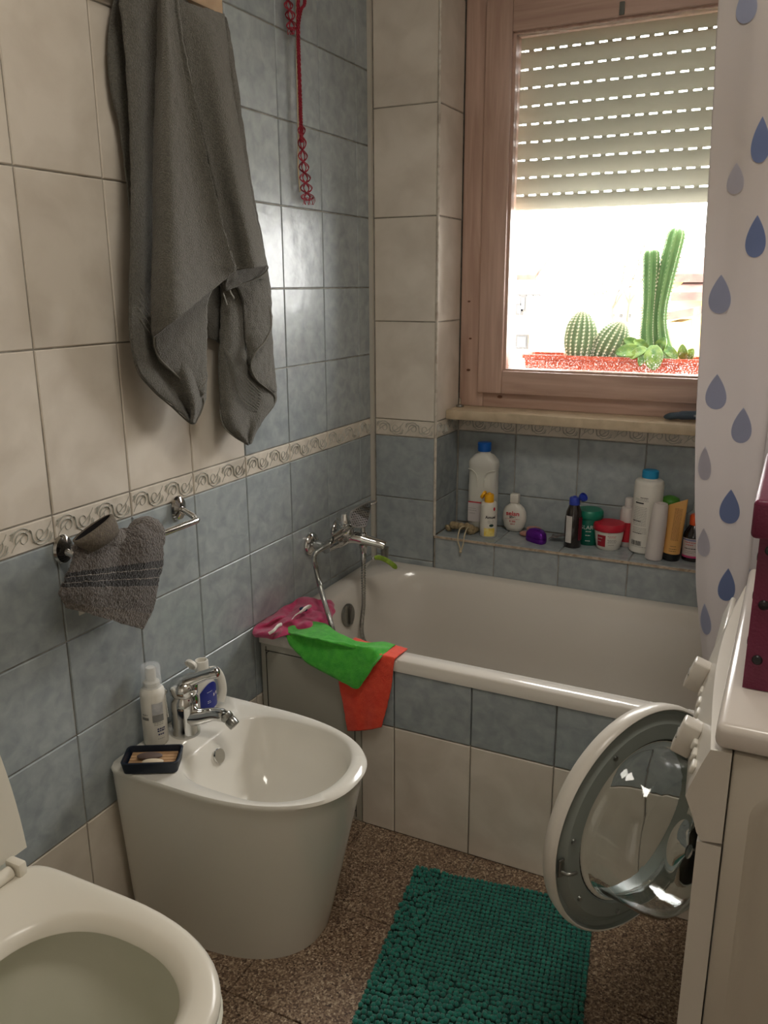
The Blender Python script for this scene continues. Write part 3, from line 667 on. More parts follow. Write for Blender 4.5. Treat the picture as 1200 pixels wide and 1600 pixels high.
# peak on the right and the rolled mouth of the bunched end
HT2 = mat('hand_towel_plain', srgb(82, 75, 70), .95, col2=srgb(120, 112, 104), scale=330, bump=.006, bscale=300, sheen=.3)
def blob(name, pts, rads, m, parent, flat=1.0, disp=.003, ds=150):
    from mathutils import noise
    mb = MB().tube(curve(pts, 26), [cat([V((r, 0, 0)) for r in rads], i/25).x for i in range(26)], 26, flat=flat)
    for i, v in enumerate(mb.v): mb.v[i] = v+V([noise.noise(v*ds+V((k*7.7, 0, 0))) for k in range(3)])*disp
    return mb.build(name, m, parent, auto=0)
blob('top_fold', [P(206, 846, .07), P(214, 832, .078), P(228, 826, .082), P(242, 832, .082), P(250, 850, .082)], [.010, .020, .024, .020, .010], HT2, ht)
blob('top_fold', [P(118, 862, .075), P(136, 850, .082), P(160, 843, .085), P(186, 842, .08), P(206, 850, .075)], [.010, .019, .021, .019, .012], HT2, ht)
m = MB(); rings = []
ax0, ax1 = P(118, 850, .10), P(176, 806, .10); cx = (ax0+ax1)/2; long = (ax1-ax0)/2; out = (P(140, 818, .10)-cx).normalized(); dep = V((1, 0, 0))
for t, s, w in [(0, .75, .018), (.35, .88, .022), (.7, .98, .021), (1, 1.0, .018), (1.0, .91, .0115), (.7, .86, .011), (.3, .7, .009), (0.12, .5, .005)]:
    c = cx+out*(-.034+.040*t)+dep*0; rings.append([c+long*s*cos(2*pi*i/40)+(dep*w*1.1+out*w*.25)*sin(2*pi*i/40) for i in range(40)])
m.loft(rings[:5], caps=(True, False)); m.build('rolled_end', mat('rolled_hem', srgb(110, 102, 90), .95, col2=srgb(96, 88, 80), scale=200, bump=.002, bscale=300), ht, auto=0, label='paler rolled hem standing up in a loop')
m = MB().loft(rings[4:], caps=(False, True)); m.build('roll_inside', mat('roll_inside_shade', srgb(34, 31, 32), .95), ht, auto=0, label='inside of the rolled hem coloured dark as shade')  # dark colour stands in for the shade inside the roll
m = MB().rbox(0, .022, 0, .001, 0, .012, .0003, xf=Matrix.Translation(P(124, 962, .06)) @ Matrix.Rotation(R(90), 4, 'Z')); m.build('care_label', PLW, ht)

# ================================================================== CLOTHS ON THE RIM
def clothmat(name, c1, c2): return mat(name, c1, .92, col2=c2, scale=60, detail=5, bump=.0016, bscale=500, sheen=.35)
GRN = clothmat('green_microfibre', srgb(58, 168, 46), srgb(80, 190, 58)); ORG = clothmat('orange_microfibre', srgb(236, 66, 42), srgb(246, 84, 54)); PNK = clothmat('pink_microfibre', srgb(176, 46, 92), srgb(196, 62, 108))
TZp = RZ+.003
def PZ(px, py, dz=0): return at(2, TZp+dz, px, py)
def PYf(px, py, dy=0): return at(1, WY-.008-dy, px, py)
oc = thing('orange_cloth', 'orange-red microfibre cloth hanging over the bathtub rim under the green one', 'cloth', PZ(590, 1020))
def edge_x(px): 
    # rim corner above a pixel column
    lo = 900; hi = 1200
    for _ in range(40):
        mid = (lo+hi)/2
        if at(1, WY-.006, px, mid).z > TZp: lo = mid
        else: hi = mid
    return at(1, WY-.006, px, lo)
rows = [[PZ(555, 996), PZ(575, 1003), PZ(600, 1006), PZ(620, 1009), PZ(637, 1014)],
        [V((edge_x(x).x, WY+.004, TZp+.004)) for x in (537, 560, 580, 600, 619)],
        [V((edge_x(x).x, WY-.0105, TZp-.006)) for x in (536, 558, 578, 598, 617)],
        [PYf(529, 1060, .002), PYf(552, 1062, .004), PYf(572, 1066, .004), PYf(592, 1068, .003), PYf(612, 1070, .002)],
        [PYf(536, 1100, .002), PYf(553, 1103, .006), PYf(570, 1105, .002), PYf(588, 1106, .006), PYf(604, 1107, .002)],
        [PYf(543, 1142, .002), PYf(556, 1142, .007), PYf(570, 1141, .003), PYf(584, 1139, .007), PYf(596, 1136, .003)]]
cloth(rows, 30, 60, 'cloth_sheet', ORG, oc, thick=.003, disp=.001, dscale=80, soff=-.3)
gc = thing('green_cloth', 'bright green microfibre cloth draped over the bathtub rim on the orange one', 'cloth', PZ(500, 1000))
def E(px, d=0): e = edge_x(px); return V((e.x, WY-.002-d, TZp+.011))
rows = [[PZ(437, 979, .012), PZ(470, 973, .022), PZ(505, 974, .024), PZ(532, 991, .018), PZ(565, 1004, .010), PZ(598, 1003, .006), PZ(618, 1008, .005)],
        [PZ(440, 984, .010), PZ(466, 992, .016), PZ(498, 998, .020), PZ(528, 1006, .014), PZ(560, 1012, .009), PZ(594, 1010, .007), PZ(612, 1011, .006)],
        [PZ(446, 992, .006), E(464, .004), E(494, .006), E(526, .006), E(556, .006), E(584, .006), PZ(604, 1018, .006)],
        [PYf(452, 1006, .004), PYf(472, 1024, .012), PYf(500, 1040, .014), PYf(530, 1050, .016), PYf(554, 1056, .017), PYf(575, 1046, .017), PYf(592, 1030, .015)],
        [PYf(458, 1013, .003), PYf(478, 1034, .010), PYf(505, 1050, .012), PYf(536, 1066, .016), PYf(556, 1076, .017), PYf(568, 1066, .017), PYf(584, 1036, .016)]]
cloth(rows, 56, 56, 'cloth_sheet', GRN, gc, thick=.003, disp=.0022, dscale=45, soff=-.3)
pc = thing('pink_cloth', 'crumpled magenta cloth lying on the corner of the bathtub rim', 'cloth', PZ(455, 965))
rows = [[PZ(402, 975, .012), PZ(430, 958, .014), PZ(458, 940, .030), PZ(478, 932, .036), PZ(495, 936, .034), PZ(516, 938, .020), PZ(522, 945, .006)],
        [PZ(398, 980, .014), PZ(436, 965, .034), PZ(455, 956, .018), PZ(480, 946, .040), PZ(498, 950, .022), PZ(514, 952, .024), PZ(521, 958, .006)],
        [PZ(395, 985, .016), PZ(430, 976, .016), PZ(452, 968, .036), PZ(478, 962, .022), PZ(498, 963, .030), PZ(514, 965, .018), PZ(519, 970, .006)],
        [PZ(396, 991, .010), PZ(426, 988, .030), PZ(450, 980, .016), PZ(480, 975, .030), PZ(500, 975, .014), PZ(512, 976, .014), PZ(517, 980, .005)],
        [PZ(400, 996, .003), PZ(420, 999, .006), PZ(450, 994, .006), PZ(480, 990, .008), PZ(500, 988, .006), PZ(510, 986, .006), PZ(514, 986, .004)]]
cloth(rows, 60, 50, 'cloth_sheet', PNK, pc, thick=.003, disp=.006, dscale=38, soff=-.5)
m = MB().tube(curve([PZ(420, 990, .036), PZ(428, 985, .042), PZ(434, 978, .040), PZ(440, 975, .036)], 14), .0042, 8, flat=.4); m.build('white_strap', PLW, pc)
m = MB().tube(curve([PZ(456, 968, .042), PZ(462, 961, .046), PZ(470, 956, .048), PZ(478, 950, .050), PZ(486, 947, .047)], 18), [.001]*4+[.002]*4+[.004]*3+[.006]*5+[.004]*2, 8, flat=.5); m.build('white_strap', PLW, pc)
m = MB().ball(PZ(474, 952, .045), .012, .008, .006); m.build('blue_print', mat('navy_print', srgb(38, 58, 88), .6), pc)

# ================================================================== BATH MIXER
bx_ = thing('bath_mixer', 'chrome wall mixer tap with diverter above the left end of the bathtub', 'tap', (.03, -.315, .66))
mz = .642; y0m, y1m = -.392, -.240
for yy in (y0m, y1m):
    MB().lathe([(.034, 0), (.0345, .004), (.031, .010), (.020, .015), (.014, .018), (.013, .045), (0, .045)], n=32, xf=Matrix.Translation((.0005, yy, mz)) @ Matrix.Rotation(R(90), 4, 'Y')).build('wall_flange', CHROME, bx_, auto=45)
MB().tube(curve([(.058, y0m-.016, mz), (.060, y0m+.02, mz+.002), (.066, (y0m+y1m)/2, mz+.004), (.060, y1m-.02, mz+.002), (.058, y1m+.016, mz)], 26), [.017]*5+[.018]*4+[.021]*8+[.018]*4+[.017]*5, 20).build('mixer_body', CHROME, bx_, auto=60)
ym = -.300
sp = curve([(.066, ym, mz+.004), (.095, ym+.004, mz+.006), (.130, ym+.012, mz-.002), (.165, ym+.022, mz-.010), (.180, ym+.026, mz-.016)], 20)
MB().tube(sp, [.021, .021, .020, .020, .019, .019, .018, .018, .017, .016, .015, .015, .014, .014, .014, .014, .014, .014, .014, .012], 18, flat=1.15).build('spout', CHROME, bx_, auto=60)
T2 = V(sp[-2]); MB().lathe([(0, -.034), (.010, -.034), (.0115, -.030), (.0115, -.006), (.013, 0), (0, .004)], n=20, xf=Matrix.Translation(T2+V((0, 0, -.004)))).build('aerator', CHROME_D, bx_, auto=45)
MB().lathe([(.013, 0), (.013, .006), (.008, .010), (.007, .022), (.011, .026), (.011, .034), (.008, .037), (0, .037)], n=20, xf=Matrix.Translation((.118, ym+.009, mz+.014))).build('diverter_knob', CHROME, bx_, auto=45)
m = MB().lathe([(.024, .012), (.0265, .02), (.0265, .044), (.025, .047), (.0268, .049), (.027, .070), (.023, .080), (0, .085)], n=28, xf=Matrix.Translation((.070, ym-.008, mz))); m.build('cartridge', CHROME, bx_, auto=40)
m = MB().tube(curve([(.066, ym-.01, mz+.072), (.085, ym+.01, mz+.088), (.115, ym+.035, mz+.102), (.150, ym+.060, mz+.112)], 16), [.018, .018, .017, .016, .015, .014, .013, .012, .011, .010, .010, .010, .010, .010, .010, .004], 14, flat=1.5); 
m = MB(); lp = curve([(.060, ym-.012, mz+.076), (.085, ym+.004, mz+.088), (.115, ym+.024, mz+.099), (.145, ym+.044, mz+.107)], 14); wd = [.018, .019, .019, .019, .019, .019, .018, .018, .017, .016, .015, .013, .011, .007]
sd = V((.55, -.83, 0)).normalized()
m.loft([[p+sd*w*cos(2*pi*i/16)+V((0, 0, 1))*.0055*sin(2*pi*i/16) for i in range(16)] for p, w in zip(lp, wd)]); m.build('lever', CHROME, bx_, auto=60)
MB().lathe([(.0125, 0), (.0125, -.010), (.010, -.014), (.010, -.026), (0, -.026)], n=20, xf=Matrix.Translation((.118, ym+.009, mz-.014))).build('hose_outlet', CHROME, bx_, auto=45)

hs = thing('hand_shower', 'chrome hand shower with perforated head resting on the bath mixer', 'shower head', (.09, -.34, .68))
ha = V((.078, y0m-.010, mz+.030)); hb = V((.100, ym+.055, mz+.052))
MB().tube(curve([ha, ha.lerp(hb, .35)+V((.004, 0, .004)), ha.lerp(hb, .7)+V((.004, 0, .004)), hb], 18), [.0085]*3+[.0095]*6+[.0105]*6+[.012]*3, 14).build('handle', CHROME, hs, auto=60)
nrm = V((.80, -.58, .12)).normalized(); upv = V((-.12, .04, 1)); upv = (upv-nrm*upv.dot(nrm)).normalized(); sdv = nrm.cross(upv)*-1
hc = at(0, .122, 562, 807)
def head(a, b, n_): return hc+sdv*a+upv*b+nrm*n_
shape = [(-.030, -.020), (-.034, .004), (-.030, .018), (-.010, .026), (.014, .034), (.034, .038), (.040, .034), (.036, .012), (.026, -.014), (.018, -.030), (.006, -.034), (-.016, -.030)]
shp = curve([V((a, b, 0)) for a, b in shape+[shape[0]]], 49)[:-1]
m = MB().loft([[head(p.x*.85, p.y*.85, -.014) for p in shp], [head(p.x, p.y, -.010) for p in shp], [head(p.x, p.y, -.001) for p in shp], [head(p.x*.95, p.y*.95, .002) for p in shp]]); m.build('shower_plate', CHROME, hs, auto=50)
m = MB()
for i in range(9):
    for j in range(9):
        a = -.026+i*.0068+(j % 2)*.0034; b_ = -.024+j*.0066
        ok = False; lim = .0
        # inside test by polygon
        cnt = 0
        for k in range(len(shp)):
            p, q = shp[k]*.86, shp[(k+1) % len(shp)]*.86
            if (p.y > b_) != (q.y > b_) and a < (q.x-p.x)*(b_-p.y)/(q.y-p.y)+p.x: cnt += 1
        if cnt % 2:
            m.loft([[head(a+.0017*cos(2*pi*k/8), b_+.0017*sin(2*pi*k/8), .0018) for k in range(8)], [head(a+.0012*cos(2*pi*k/8), b_+.0012*sin(2*pi*k/8), .0034) for k in range(8)]])
tag(m.build('nozzles', mat('nozzle_rubber', srgb(60, 60, 58), .5), hs, smooth=False), kind='stuff')
def ribbed(name, pts, r, m, parent, pitch=.0042):
    Lh = sum((V(pts[i+1])-V(pts[i])).length for i in range(len(pts)-1)); n = int(Lh/pitch*4)
    q = curve(pts, n); return MB().tube(q, [r*(1 if i % 4 in (0, 1) else .84) for i in range(n)], 10).build(name, m, parent, auto=60)
hz = thing('shower_hose', 'ribbed chrome shower hose looping from the mixer down into the bathtub', 'hose', (.09, -.30, .5))
ribbed('hose', [ha+V((0, -.004, -.004)), ha+V((.0, -.020, -.014)), P(492, 866, .085), P(494, 890, .085), P(500, 915, .105), P(508, 944, .150), P(517, 974, .182), P(524, 1000, .20), P(532, 1036, .22), V((.27, -.43, .16)), V((.30, -.38, .118)), V((.31, -.30, .112)),
                V((.26, -.23, .125)), V((.17, -.215, .20)), P(568, 1000, .118), P(568, 940, .118), V((.118, ym+.009, .61))], .0072, mat('hose_chrome', srgb(180, 180, 176), .22, 1), hz)
m = MB().lathe([(.010, 0), (.0085, .02), (.0075, .022), (0, .022)], n=16, xf=Matrix.Translation((.118, ym+.009, mz-.060))); m.build('hose_nut', CHROME, hz)
gs = thing('green_strip', 'short lime green plastic strip sticking out below the bath spout', 'plastic strip', P(600, 875, .19))
GP = mat('lime_plastic', srgb(150, 176, 60), .45, col2=srgb(120, 150, 48), scale=60)
q = curve([at(0, .185, 584, 872), at(0, .19, 592, 871), at(0, .20, 603, 875), at(0, .215, 612, 881), at(0, .225, 620, 888)], 16)
MB().tube(q, [.003, .006, .0065]+[.007]*10+[.0075, .006, .003], 10, flat=.5).build('strip', GP, gs)
MB().ball(at(0, .184, 583, 873), .005, .006, .006).build('metal_clip', CHROME, gs)

# ================================================================== THINGS ON THE TILED LEDGE
LZ = SZ+.0005
def bottle(name, label, catg, x, y, z=None, group=None): return thing(name, label, catg, (x, y, LZ if z is None else z), group)
CAMD = lambda x, y: math.atan2(CAM.y-y, CAM.x-x)      # direction in which the labels face the room
INKB = mat('ink_black', srgb(40, 38, 40), .6); INKR = mat('ink_red', srgb(196, 40, 56), .6); INKN = mat('ink_navy', srgb(44, 50, 96), .6); INKG = mat('ink_grey', srgb(120, 118, 114), .6)
BLUEC = mat('blue_cap', srgb(20, 92, 178), .35); YELC = mat('yellow_cap', srgb(240, 176, 28), .4)
BODY_T = mat('frosted_plastic', srgb(214, 214, 204), .35, col2=srgb(206, 204, 198), scale=8)
def lines(fn, m, parent, items, name='print', th=.0011):
    """rows of small print: (x0, x1, y) broken into word-like dashes"""
    mb = MB()
    for x0, x1, y in items:
        x = x0
        while x < x1-.001:
            w = min(random.uniform(.002, .006), x1-x)
            mb.add([fn(x, y), fn(x+w, y), fn(x+w, y+th), fn(x, y+th)], [(0, 1, 2, 3)]); x += w+.0012
    return mb.build(name, m, parent, smooth=False)

# big detergent bottle
x, y = .331, .130; t = bottle('detergent_bottle', 'tall white detergent bottle with blue screw cap at the left end of the ledge', 'bottle', x, y)
def sq(w, d, z, q=3.2, n=40): return [V((x+w*(1 if cos(a) > 0 else -1)*abs(cos(a))**(2/q), y+d*(1 if sin(a) > 0 else -1)*abs(sin(a))**(2/q), LZ+z)) for a in [2*pi*i/n for i in range(n)]]
m = MB().loft([sq(.043, .026, 0), sq(.0455, .029, .004), sq(.046, .03, .07), sq(.046, .03, .10), sq(.0465, .03, .14), sq(.046, .0265, .16), sq(.046, .0265, .196), sq(.047, .03, .208), sq(.0475, .03, .222), sq(.044, .028, .230), sq(.030, .024, .244), sq(.019, .019, .250, 2), sq(.019, .019, .256, 2)])
m.build('bottle_body', BODY_T, t, auto=50)
a_ = CAMD(x, y)
for s in (-1, 1):
    m = MB(); pts = [(s*.0445, .200), (s*.026, .196), (s*.013, .178), (s*.013, .130), (s*.030, .112)]
    m.tube(curve([V((x+p[0], y-.0272-(.001 if abs(p[0]) < .04 else -.006), LZ+p[1])) for p in pts], 24), .0016, 6); m.build('grip_ridge', BODY_T, t)
m = MB().lathe([(.0205, 0), (.0215, .002), (.0215, .026), (.0195, .0275), (0, .0275)], n=36, xf=Matrix.Translation((x, y, LZ+.2565))); m.build('screw_cap', BLUEC, t, auto=40)
flat = lambda px_, py_: V((x+px_, y-.0308, LZ+.062+py_))
patch(lambda a, b: flat(a*.9, b), .088, .062, 'label', mat('label_grey', srgb(206, 200, 200), .5), t)
patch(lambda a, b: flat(a*.9, b+.033)+V((0, -.0003, 0)), .086, .004, 'label_stripe', INKR, t, label='thin red stripe')
lines(lambda a, b: flat(a, b)+V((0, -.0004, 0)), INKG, t, [(-.038, -.014, .012), (-.038, -.010, .005), (-.036, -.015, -.004)])

# yellow capped bottle
x, y = .372, .069; t = bottle('lotion_bottle', 'small white bottle with open yellow flip cap at the left of the ledge', 'bottle', x, y)
MB().lathe([(.0235, 0), (.0255, .003), (.0262, .03), (.0258, .095), (.0245, .104), (.0215, .109), (.014, .110), (0, .110)], n=36, xf=Matrix.Translation((x, y, LZ))).build('bottle_body', PLW, t, auto=40)
MB().lathe([(.0145, 0), (.0150, .002), (.0145, .022), (.0125, .025), (.006, .025), (.005, .029), (0, .029)], n=30, xf=Matrix.Translation((x, y, LZ+.110))).build('cap', YELC, t, auto=40)
MB().lathe([(.0125, 0), (.0135, .003), (.0135, .008), (.0115, .0085), (.011, .003), (0, .003)], n=26, xf=Matrix.Translation((x-.022, y-.002, LZ+.133)) @ Matrix.Rotation(R(-62), 4, 'Y') @ Matrix.Rotation(R(180), 4, 'Y')).build('flip_lid', YELC, t, auto=40)
fn = cyl(x, y, .0264, CAMD(x, y)+.12, LZ)
text_part('Amuel', .0125, 'lettering', INKB, t, lambda a, b: fn(a+.003, b+.066), .0003)
patch(lambda a, b: fn(a, b+.018), .034, .026, 'label', mat('label_yellow', srgb(236, 200, 66), .5, col2=srgb(244, 226, 140), scale=60), t, label='yellow lower label')
mb = MB(); mb.add([fn(.006+.006*cos(2*pi*i/16)*1.2, .040+.0045*sin(2*pi*i/16))*1 for i in range(16)], [tuple(range(16))]); mb.build('emblem', mat('ink_green', srgb(30, 62, 56), .5), t, smooth=False)
mb = MB(); mb.add([fn(.0145+.0035*cos(2*pi*i/16), .092+.006*sin(2*pi*i/16)) for i in range(16)], [tuple(range(16))]); mb.build('emblem', INKR, t, smooth=False)
lines(fn, INKG, t, [(-.006, .014, .055), (-.006, .014, .051), (-.004, .012, .047), (.002, .014, .026), (.002, .014, .012)], th=.0008)

# round flat selan bottle
x, y = .428, .158; t = bottle('soap_bottle', 'squat round white bottle with square white cap and red lettering', 'bottle', x, y)
prof = [(.018, .010, 0), (.024, .015, .002), (.033, .020, .016), (.0385, .022, .036), (.039, .022, .050), (.037, .021, .064), (.030, .018, .078), (.020, .0145, .086), (.0145, .0125, .089), (.0135, .012, .092)]
m = MB().loft([[V((x+rx*(1 if cos(a) > 0 else -1)*abs(cos(a))**.9, y+ry*sin(a), LZ+z)) for a in [2*pi*i/36 for i in range(36)]] for rx, ry, z in prof]); m.build('bottle_body', PLW, t, auto=50)
MB().rbox(x-.014, x+.014, y-.011, y+.011, LZ+.092, LZ+.122, .003).build('cap', PLW, t, auto=50)
fl = lambda a, b: V((x+a, y-.0228+.003*(abs(a)/.03)**2+.004*max(0, abs(b-.045)/.03)**2, LZ+b))
text_part('selan', .019, 'lettering', INKR, t, lambda a, b: fl(a*1.15, b+.061), .0004)
text_part('alive', .011, 'lettering', INKB, t, lambda a, b: fl(a, b+.0505), .0003)
lines(fl, INKR, t, [(-.023, .023, .0435)], th=.0012); text_part('R 200', .0085, 'lettering', INKR, t, lambda a, b: fl(a, b+.036), .0002)
text_part('mm d', .006, 'lettering', INKR, t, lambda a, b: fl(a, b+.027), .0002)

# loofah net and cord
SPG = mat('loofah', srgb(176, 158, 124), .9, col2=srgb(148, 130, 98), scale=90, bump=.002, bscale=250)
t = thing('loofah', 'crumpled beige loofah with a thin cord hanging over the ledge corner', 'loofah', (.275, .06, LZ))
m = MB(); rnd = random.Random(3)
path = [V((.240, .050, LZ+.012)), V((.252, .070, LZ+.020)), V((.262, .050, LZ+.026)), V((.272, .075, LZ+.018)), V((.285, .055, LZ+.024)), V((.300, .078, LZ+.018)), V((.312, .058, LZ+.020)), V((.322, .074, LZ+.014)), V((.315, .05, LZ+.012))]
q = curve(path, 60); m.tube(q, [.0085+.0035*sin(i*1.1)+rnd.uniform(-.0015, .0015) for i in range(60)], 10)
q = curve([p+V((.004, .012, -.004)) for p in path[::-1]], 50); m.tube(q, [.008+.003*sin(i*1.3) for i in range(50)], 10)
m.build('loofah_net', SPG, t, auto=0)
STR = mat('cord_cotton', srgb(196, 182, 152), .8)
o = (.300, .02)
MB().tube(curve([(.300, .05, LZ+.026), (.297, .022, LZ+.028), (.298, .002, LZ+.014), (.301, -.010, LZ-.004), (.309, -.012, LZ-.026), (.311, -.012, LZ-.040)], 30), .0021, 7).build('cord', STR, t)
MB().tube(curve([(.312, .05, LZ+.024), (.316, .022, LZ+.024), (.318, .0, LZ+.008), (.319, -.010, LZ-.012), (.314, -.012, LZ-.030), (.311, -.012, LZ-.040)], 30), .0021, 7).ball((.311, -.012, LZ-.038), .004, .004, .005).build('cord', STR, t)

# soaps, purple box, sachet
PINKS = mat('pink_soap', srgb(186, 138, 122), .5, col2=srgb(172, 122, 108), scale=40)
for nm, lab, (cx, cy, cz), rx, ry, rz in [('soap_bar', 'worn pink soap bar lying flat between round white bottle and purple box', (.486, .120, LZ+.0065), .028, .020, .0065),
                                    ('soap_bar', 'small pink soap bar lying on top of the other pink soap', (.500, .134, LZ+.020), .024, .018, .007)]:
    o = MB().ball((cx, cy, cz), rx, ry, rz, fn=lambda v: V((v.x, v.y, (1 if v.z > 0 else -1)*abs(v.z)**.55)), n=28, m=14).build(nm, PINKS, loc=(cx, cy, cz-rz), auto=0)
    tag(o, lab, 'soap')
PUR = mat('purple_foil', srgb(104, 34, 150), .24, .5)
t = thing('purple_box', 'shiny purple wedge shaped plastic case in the middle of the ledge', 'case', (.525, .07, LZ))
xf = Matrix.Translation((.527, .075, LZ)) @ Matrix.Rotation(R(-28), 4, 'Z')
def tri(s, z): return [V((p.x*s, p.y*s, z)) for p in curve([V(v) for v in [(-.036, -.012, 0), (-.030, .006, 0), (-.004, .020, 0), (.024, .016, 0), (.036, .0, 0), (.034, -.018, 0), (.006, -.022, 0), (-.024, -.020, 0), (-.036, -.012, 0)]], 41)[:-1]]
MB().loft([tri(.95, 0), tri(1, .003), tri(1, .013), tri(.98, .0145)], xf=xf).build('case_base', PUR, t, auto=40)
MB().loft([tri(.99, .0155), tri(1, .017), tri(.94, .028), tri(.66, .038), tri(.2, .042)], xf=xf).build('case_lid', PUR, t, auto=40)
t = thing('foil_sachet', 'small crumpled silver sachet lying beside the purple case', 'sachet', (.585, .11, LZ))
rows = [[V((.560+.05*i/4, .085+.045*j/3, LZ+.008+.016*(i/4)*(1-j/6)+.004*((i+j) % 2))) for i in range(5)] for j in range(4)]
cloth(rows, 16, 12, 'sachet_film', mat('foil', srgb(160, 152, 148), .35, .6, col2=srgb(120, 112, 110), scale=80), t, thick=.0015, disp=.003, dscale=90)

# dark bottle with open blue cap
BRN = mat('dark_plastic', srgb(38, 30, 28), .16, coat=.4)
x, y = .637, .073; t = bottle('dark_bottle', 'black-brown bottle with open blue flip cap and narrow white label', 'bottle', x, y)
MB().lathe([(.0235, 0), (.0255, .003), (.0258, .05), (.0255, .088), (.0225, .108), (.0165, .124), (.0145, .130), (0, .130)], n=36, xf=Matrix.Translation((x, y, LZ))).build('bottle_body', BRN, t, auto=40)
BC = mat('royal_blue_cap', srgb(46, 66, 168), .4)
MB().lathe([(.0155, 0), (.0160, .002), (.0155, .019), (.013, .022), (.005, .0225), (.004, .026), (0, .026)], n=30, xf=Matrix.Translation((x, y, LZ+.130))).build('cap', BC, t, auto=40)
MB().lathe([(.0125, 0), (.0135, .003), (.0135, .008), (.0115, .0085), (.011, .003), (0, .003)], n=26, xf=Matrix.Translation((x+.0225, y-.003, LZ+.153)) @ Matrix.Rotation(R(52), 4, 'Y') @ Matrix.Rotation(R(25), 4, 'X')).build('flip_lid', BC, t, auto=40)
fn = cyl(x, y, .0260, CAMD(x, y)-.55, LZ)
patch(lambda a, b: fn(a, b+.058), .020, .082, 'label', mat('label_white', srgb(206, 202, 198), .5), t)
lines(lambda a, b: fn(b-.056, a), INKB, t, []); mb = MB()
for k in range(9): yy = .026+k*.0075; mb.add([fn(-.006+(k % 3)*.002, yy), fn(.006-(k % 2)*.004, yy+.003), fn(.006-(k % 2)*.004, yy+.0048), fn(-.006+(k % 3)*.002, yy+.002)], [(0, 1, 2, 3)])
mb.build('print', INKB, t, smooth=False)
fr_ = cyl(x, y, .0262, CAMD(x, y)+.9, LZ); patch(lambda a, b: fr_(a, b+.06), .016, .07, 'label', mat('label_maroon', srgb(96, 24, 38), .5), t, label='maroon front label')

# green jar
GRJ = mat('green_jar', srgb(12, 104, 84), .3)
x, y = .671, .128; t = bottle('green_jar', 'round dark green cosmetic jar marked AR behind the dark bottle', 'jar', x, y)
MB().lathe([(.031, 0), (.034, .004), (.0385, .05), (.040, .078), (.0385, .082), (0, .082)], n=40, xf=Matrix.Translation((x, y, LZ))).build('jar_body', GRJ, t, auto=40)
MB().lathe([(.041, 0), (.0425, .003), (.0415, .018), (.037, .024), (0, .025)], n=40, xf=Matrix.Translation((x, y, LZ+.0825))).build('jar_lid', mat('green_lid', srgb(20, 122, 96), .35), t, auto=40)
fn = lambda a, b: (lambda q: q)(cyl(x, y, .0388, CAMD(x, y)+.20, LZ)(a, b))
LW = mat('ink_white', srgb(214, 220, 214), .6)
text_part('GLAR', .017, 'lettering', LW, t, lambda a, b: fn(a-.015, b+.058)); lines(fn, LW, t, [(-.016, .002, .045), (-.016, -.002, .033), (-.016, -.002, .016)], th=.0022)

# red lidded tub
x, y = .737, .104; t = bottle('cream_tub', 'white cream tub with a wide red lid beside the green jar', 'jar', x, y)
MB().lathe([(.031, 0), (.034, .003), (.0395, .03), (.043, .056), (.0435, .060), (0, .060)], n=44, xf=Matrix.Translation((x, y, LZ))).build('tub_body', PLW, t, auto=40)
MB().lathe([(.0455, 0), (.0468, .002), (.0462, .015), (.043, .021), (0, .0225)], n=44, xf=Matrix.Translation((x, y, LZ+.058))).build('tub_lid', mat('red_lid', srgb(188, 34, 54), .4), t, auto=40)
fn = lambda a, b: (lambda rr_: V((x+cos(CAMD(x, y)+a/rr_)*(rr_+.0008), y+sin(CAMD(x, y)+a/rr_)*(rr_+.0008), LZ+b)))(.0345+.0087*(b/.056))
patch(lambda a, b: fn(a-.022, b+.030), .027, .036, 'label', mat('label_crimson', srgb(160, 30, 48), .5), t, label='crimson square label')
lines(fn, LW, t, [(-.032, -.016, .038), (-.032, -.020, .028)], th=.002); lines(fn, INKR, t, [(-.003, .024, .046), (.001, .022, .042)], th=.001)
lines(fn, INKG, t, [(-.003, .024, .034), (.0, .026, .030), (-.002, .022, .026), (.0, .018, .018)], th=.0012)

# slim white/red bottle behind
x, y = .782, .152; t = bottle('slim_bottle', 'slim cream bottle with red lower half hidden behind the tall white bottle', 'bottle', x, y)
MB().lathe([(.022, 0), (.0245, .003), (.0245, .105), (.021, .118), (.012, .121), (0, .121)], n=32, xf=Matrix.Translation((x, y, LZ))).build('bottle_body', PLW2, t, auto=40)
MB().lathe([(.0125, 0), (.013, .002), (.0125, .024), (.010, .027), (0, .027)], n=24, xf=Matrix.Translation((x, y, LZ+.121))).build('cap', PLW2, t, auto=40)
fn = cyl(x, y, .0246, CAMD(x, y), LZ); patch(lambda a, b: fn(a, b+.046), .06, .06, 'label', INKR, t, n=14, label='red wrap label')

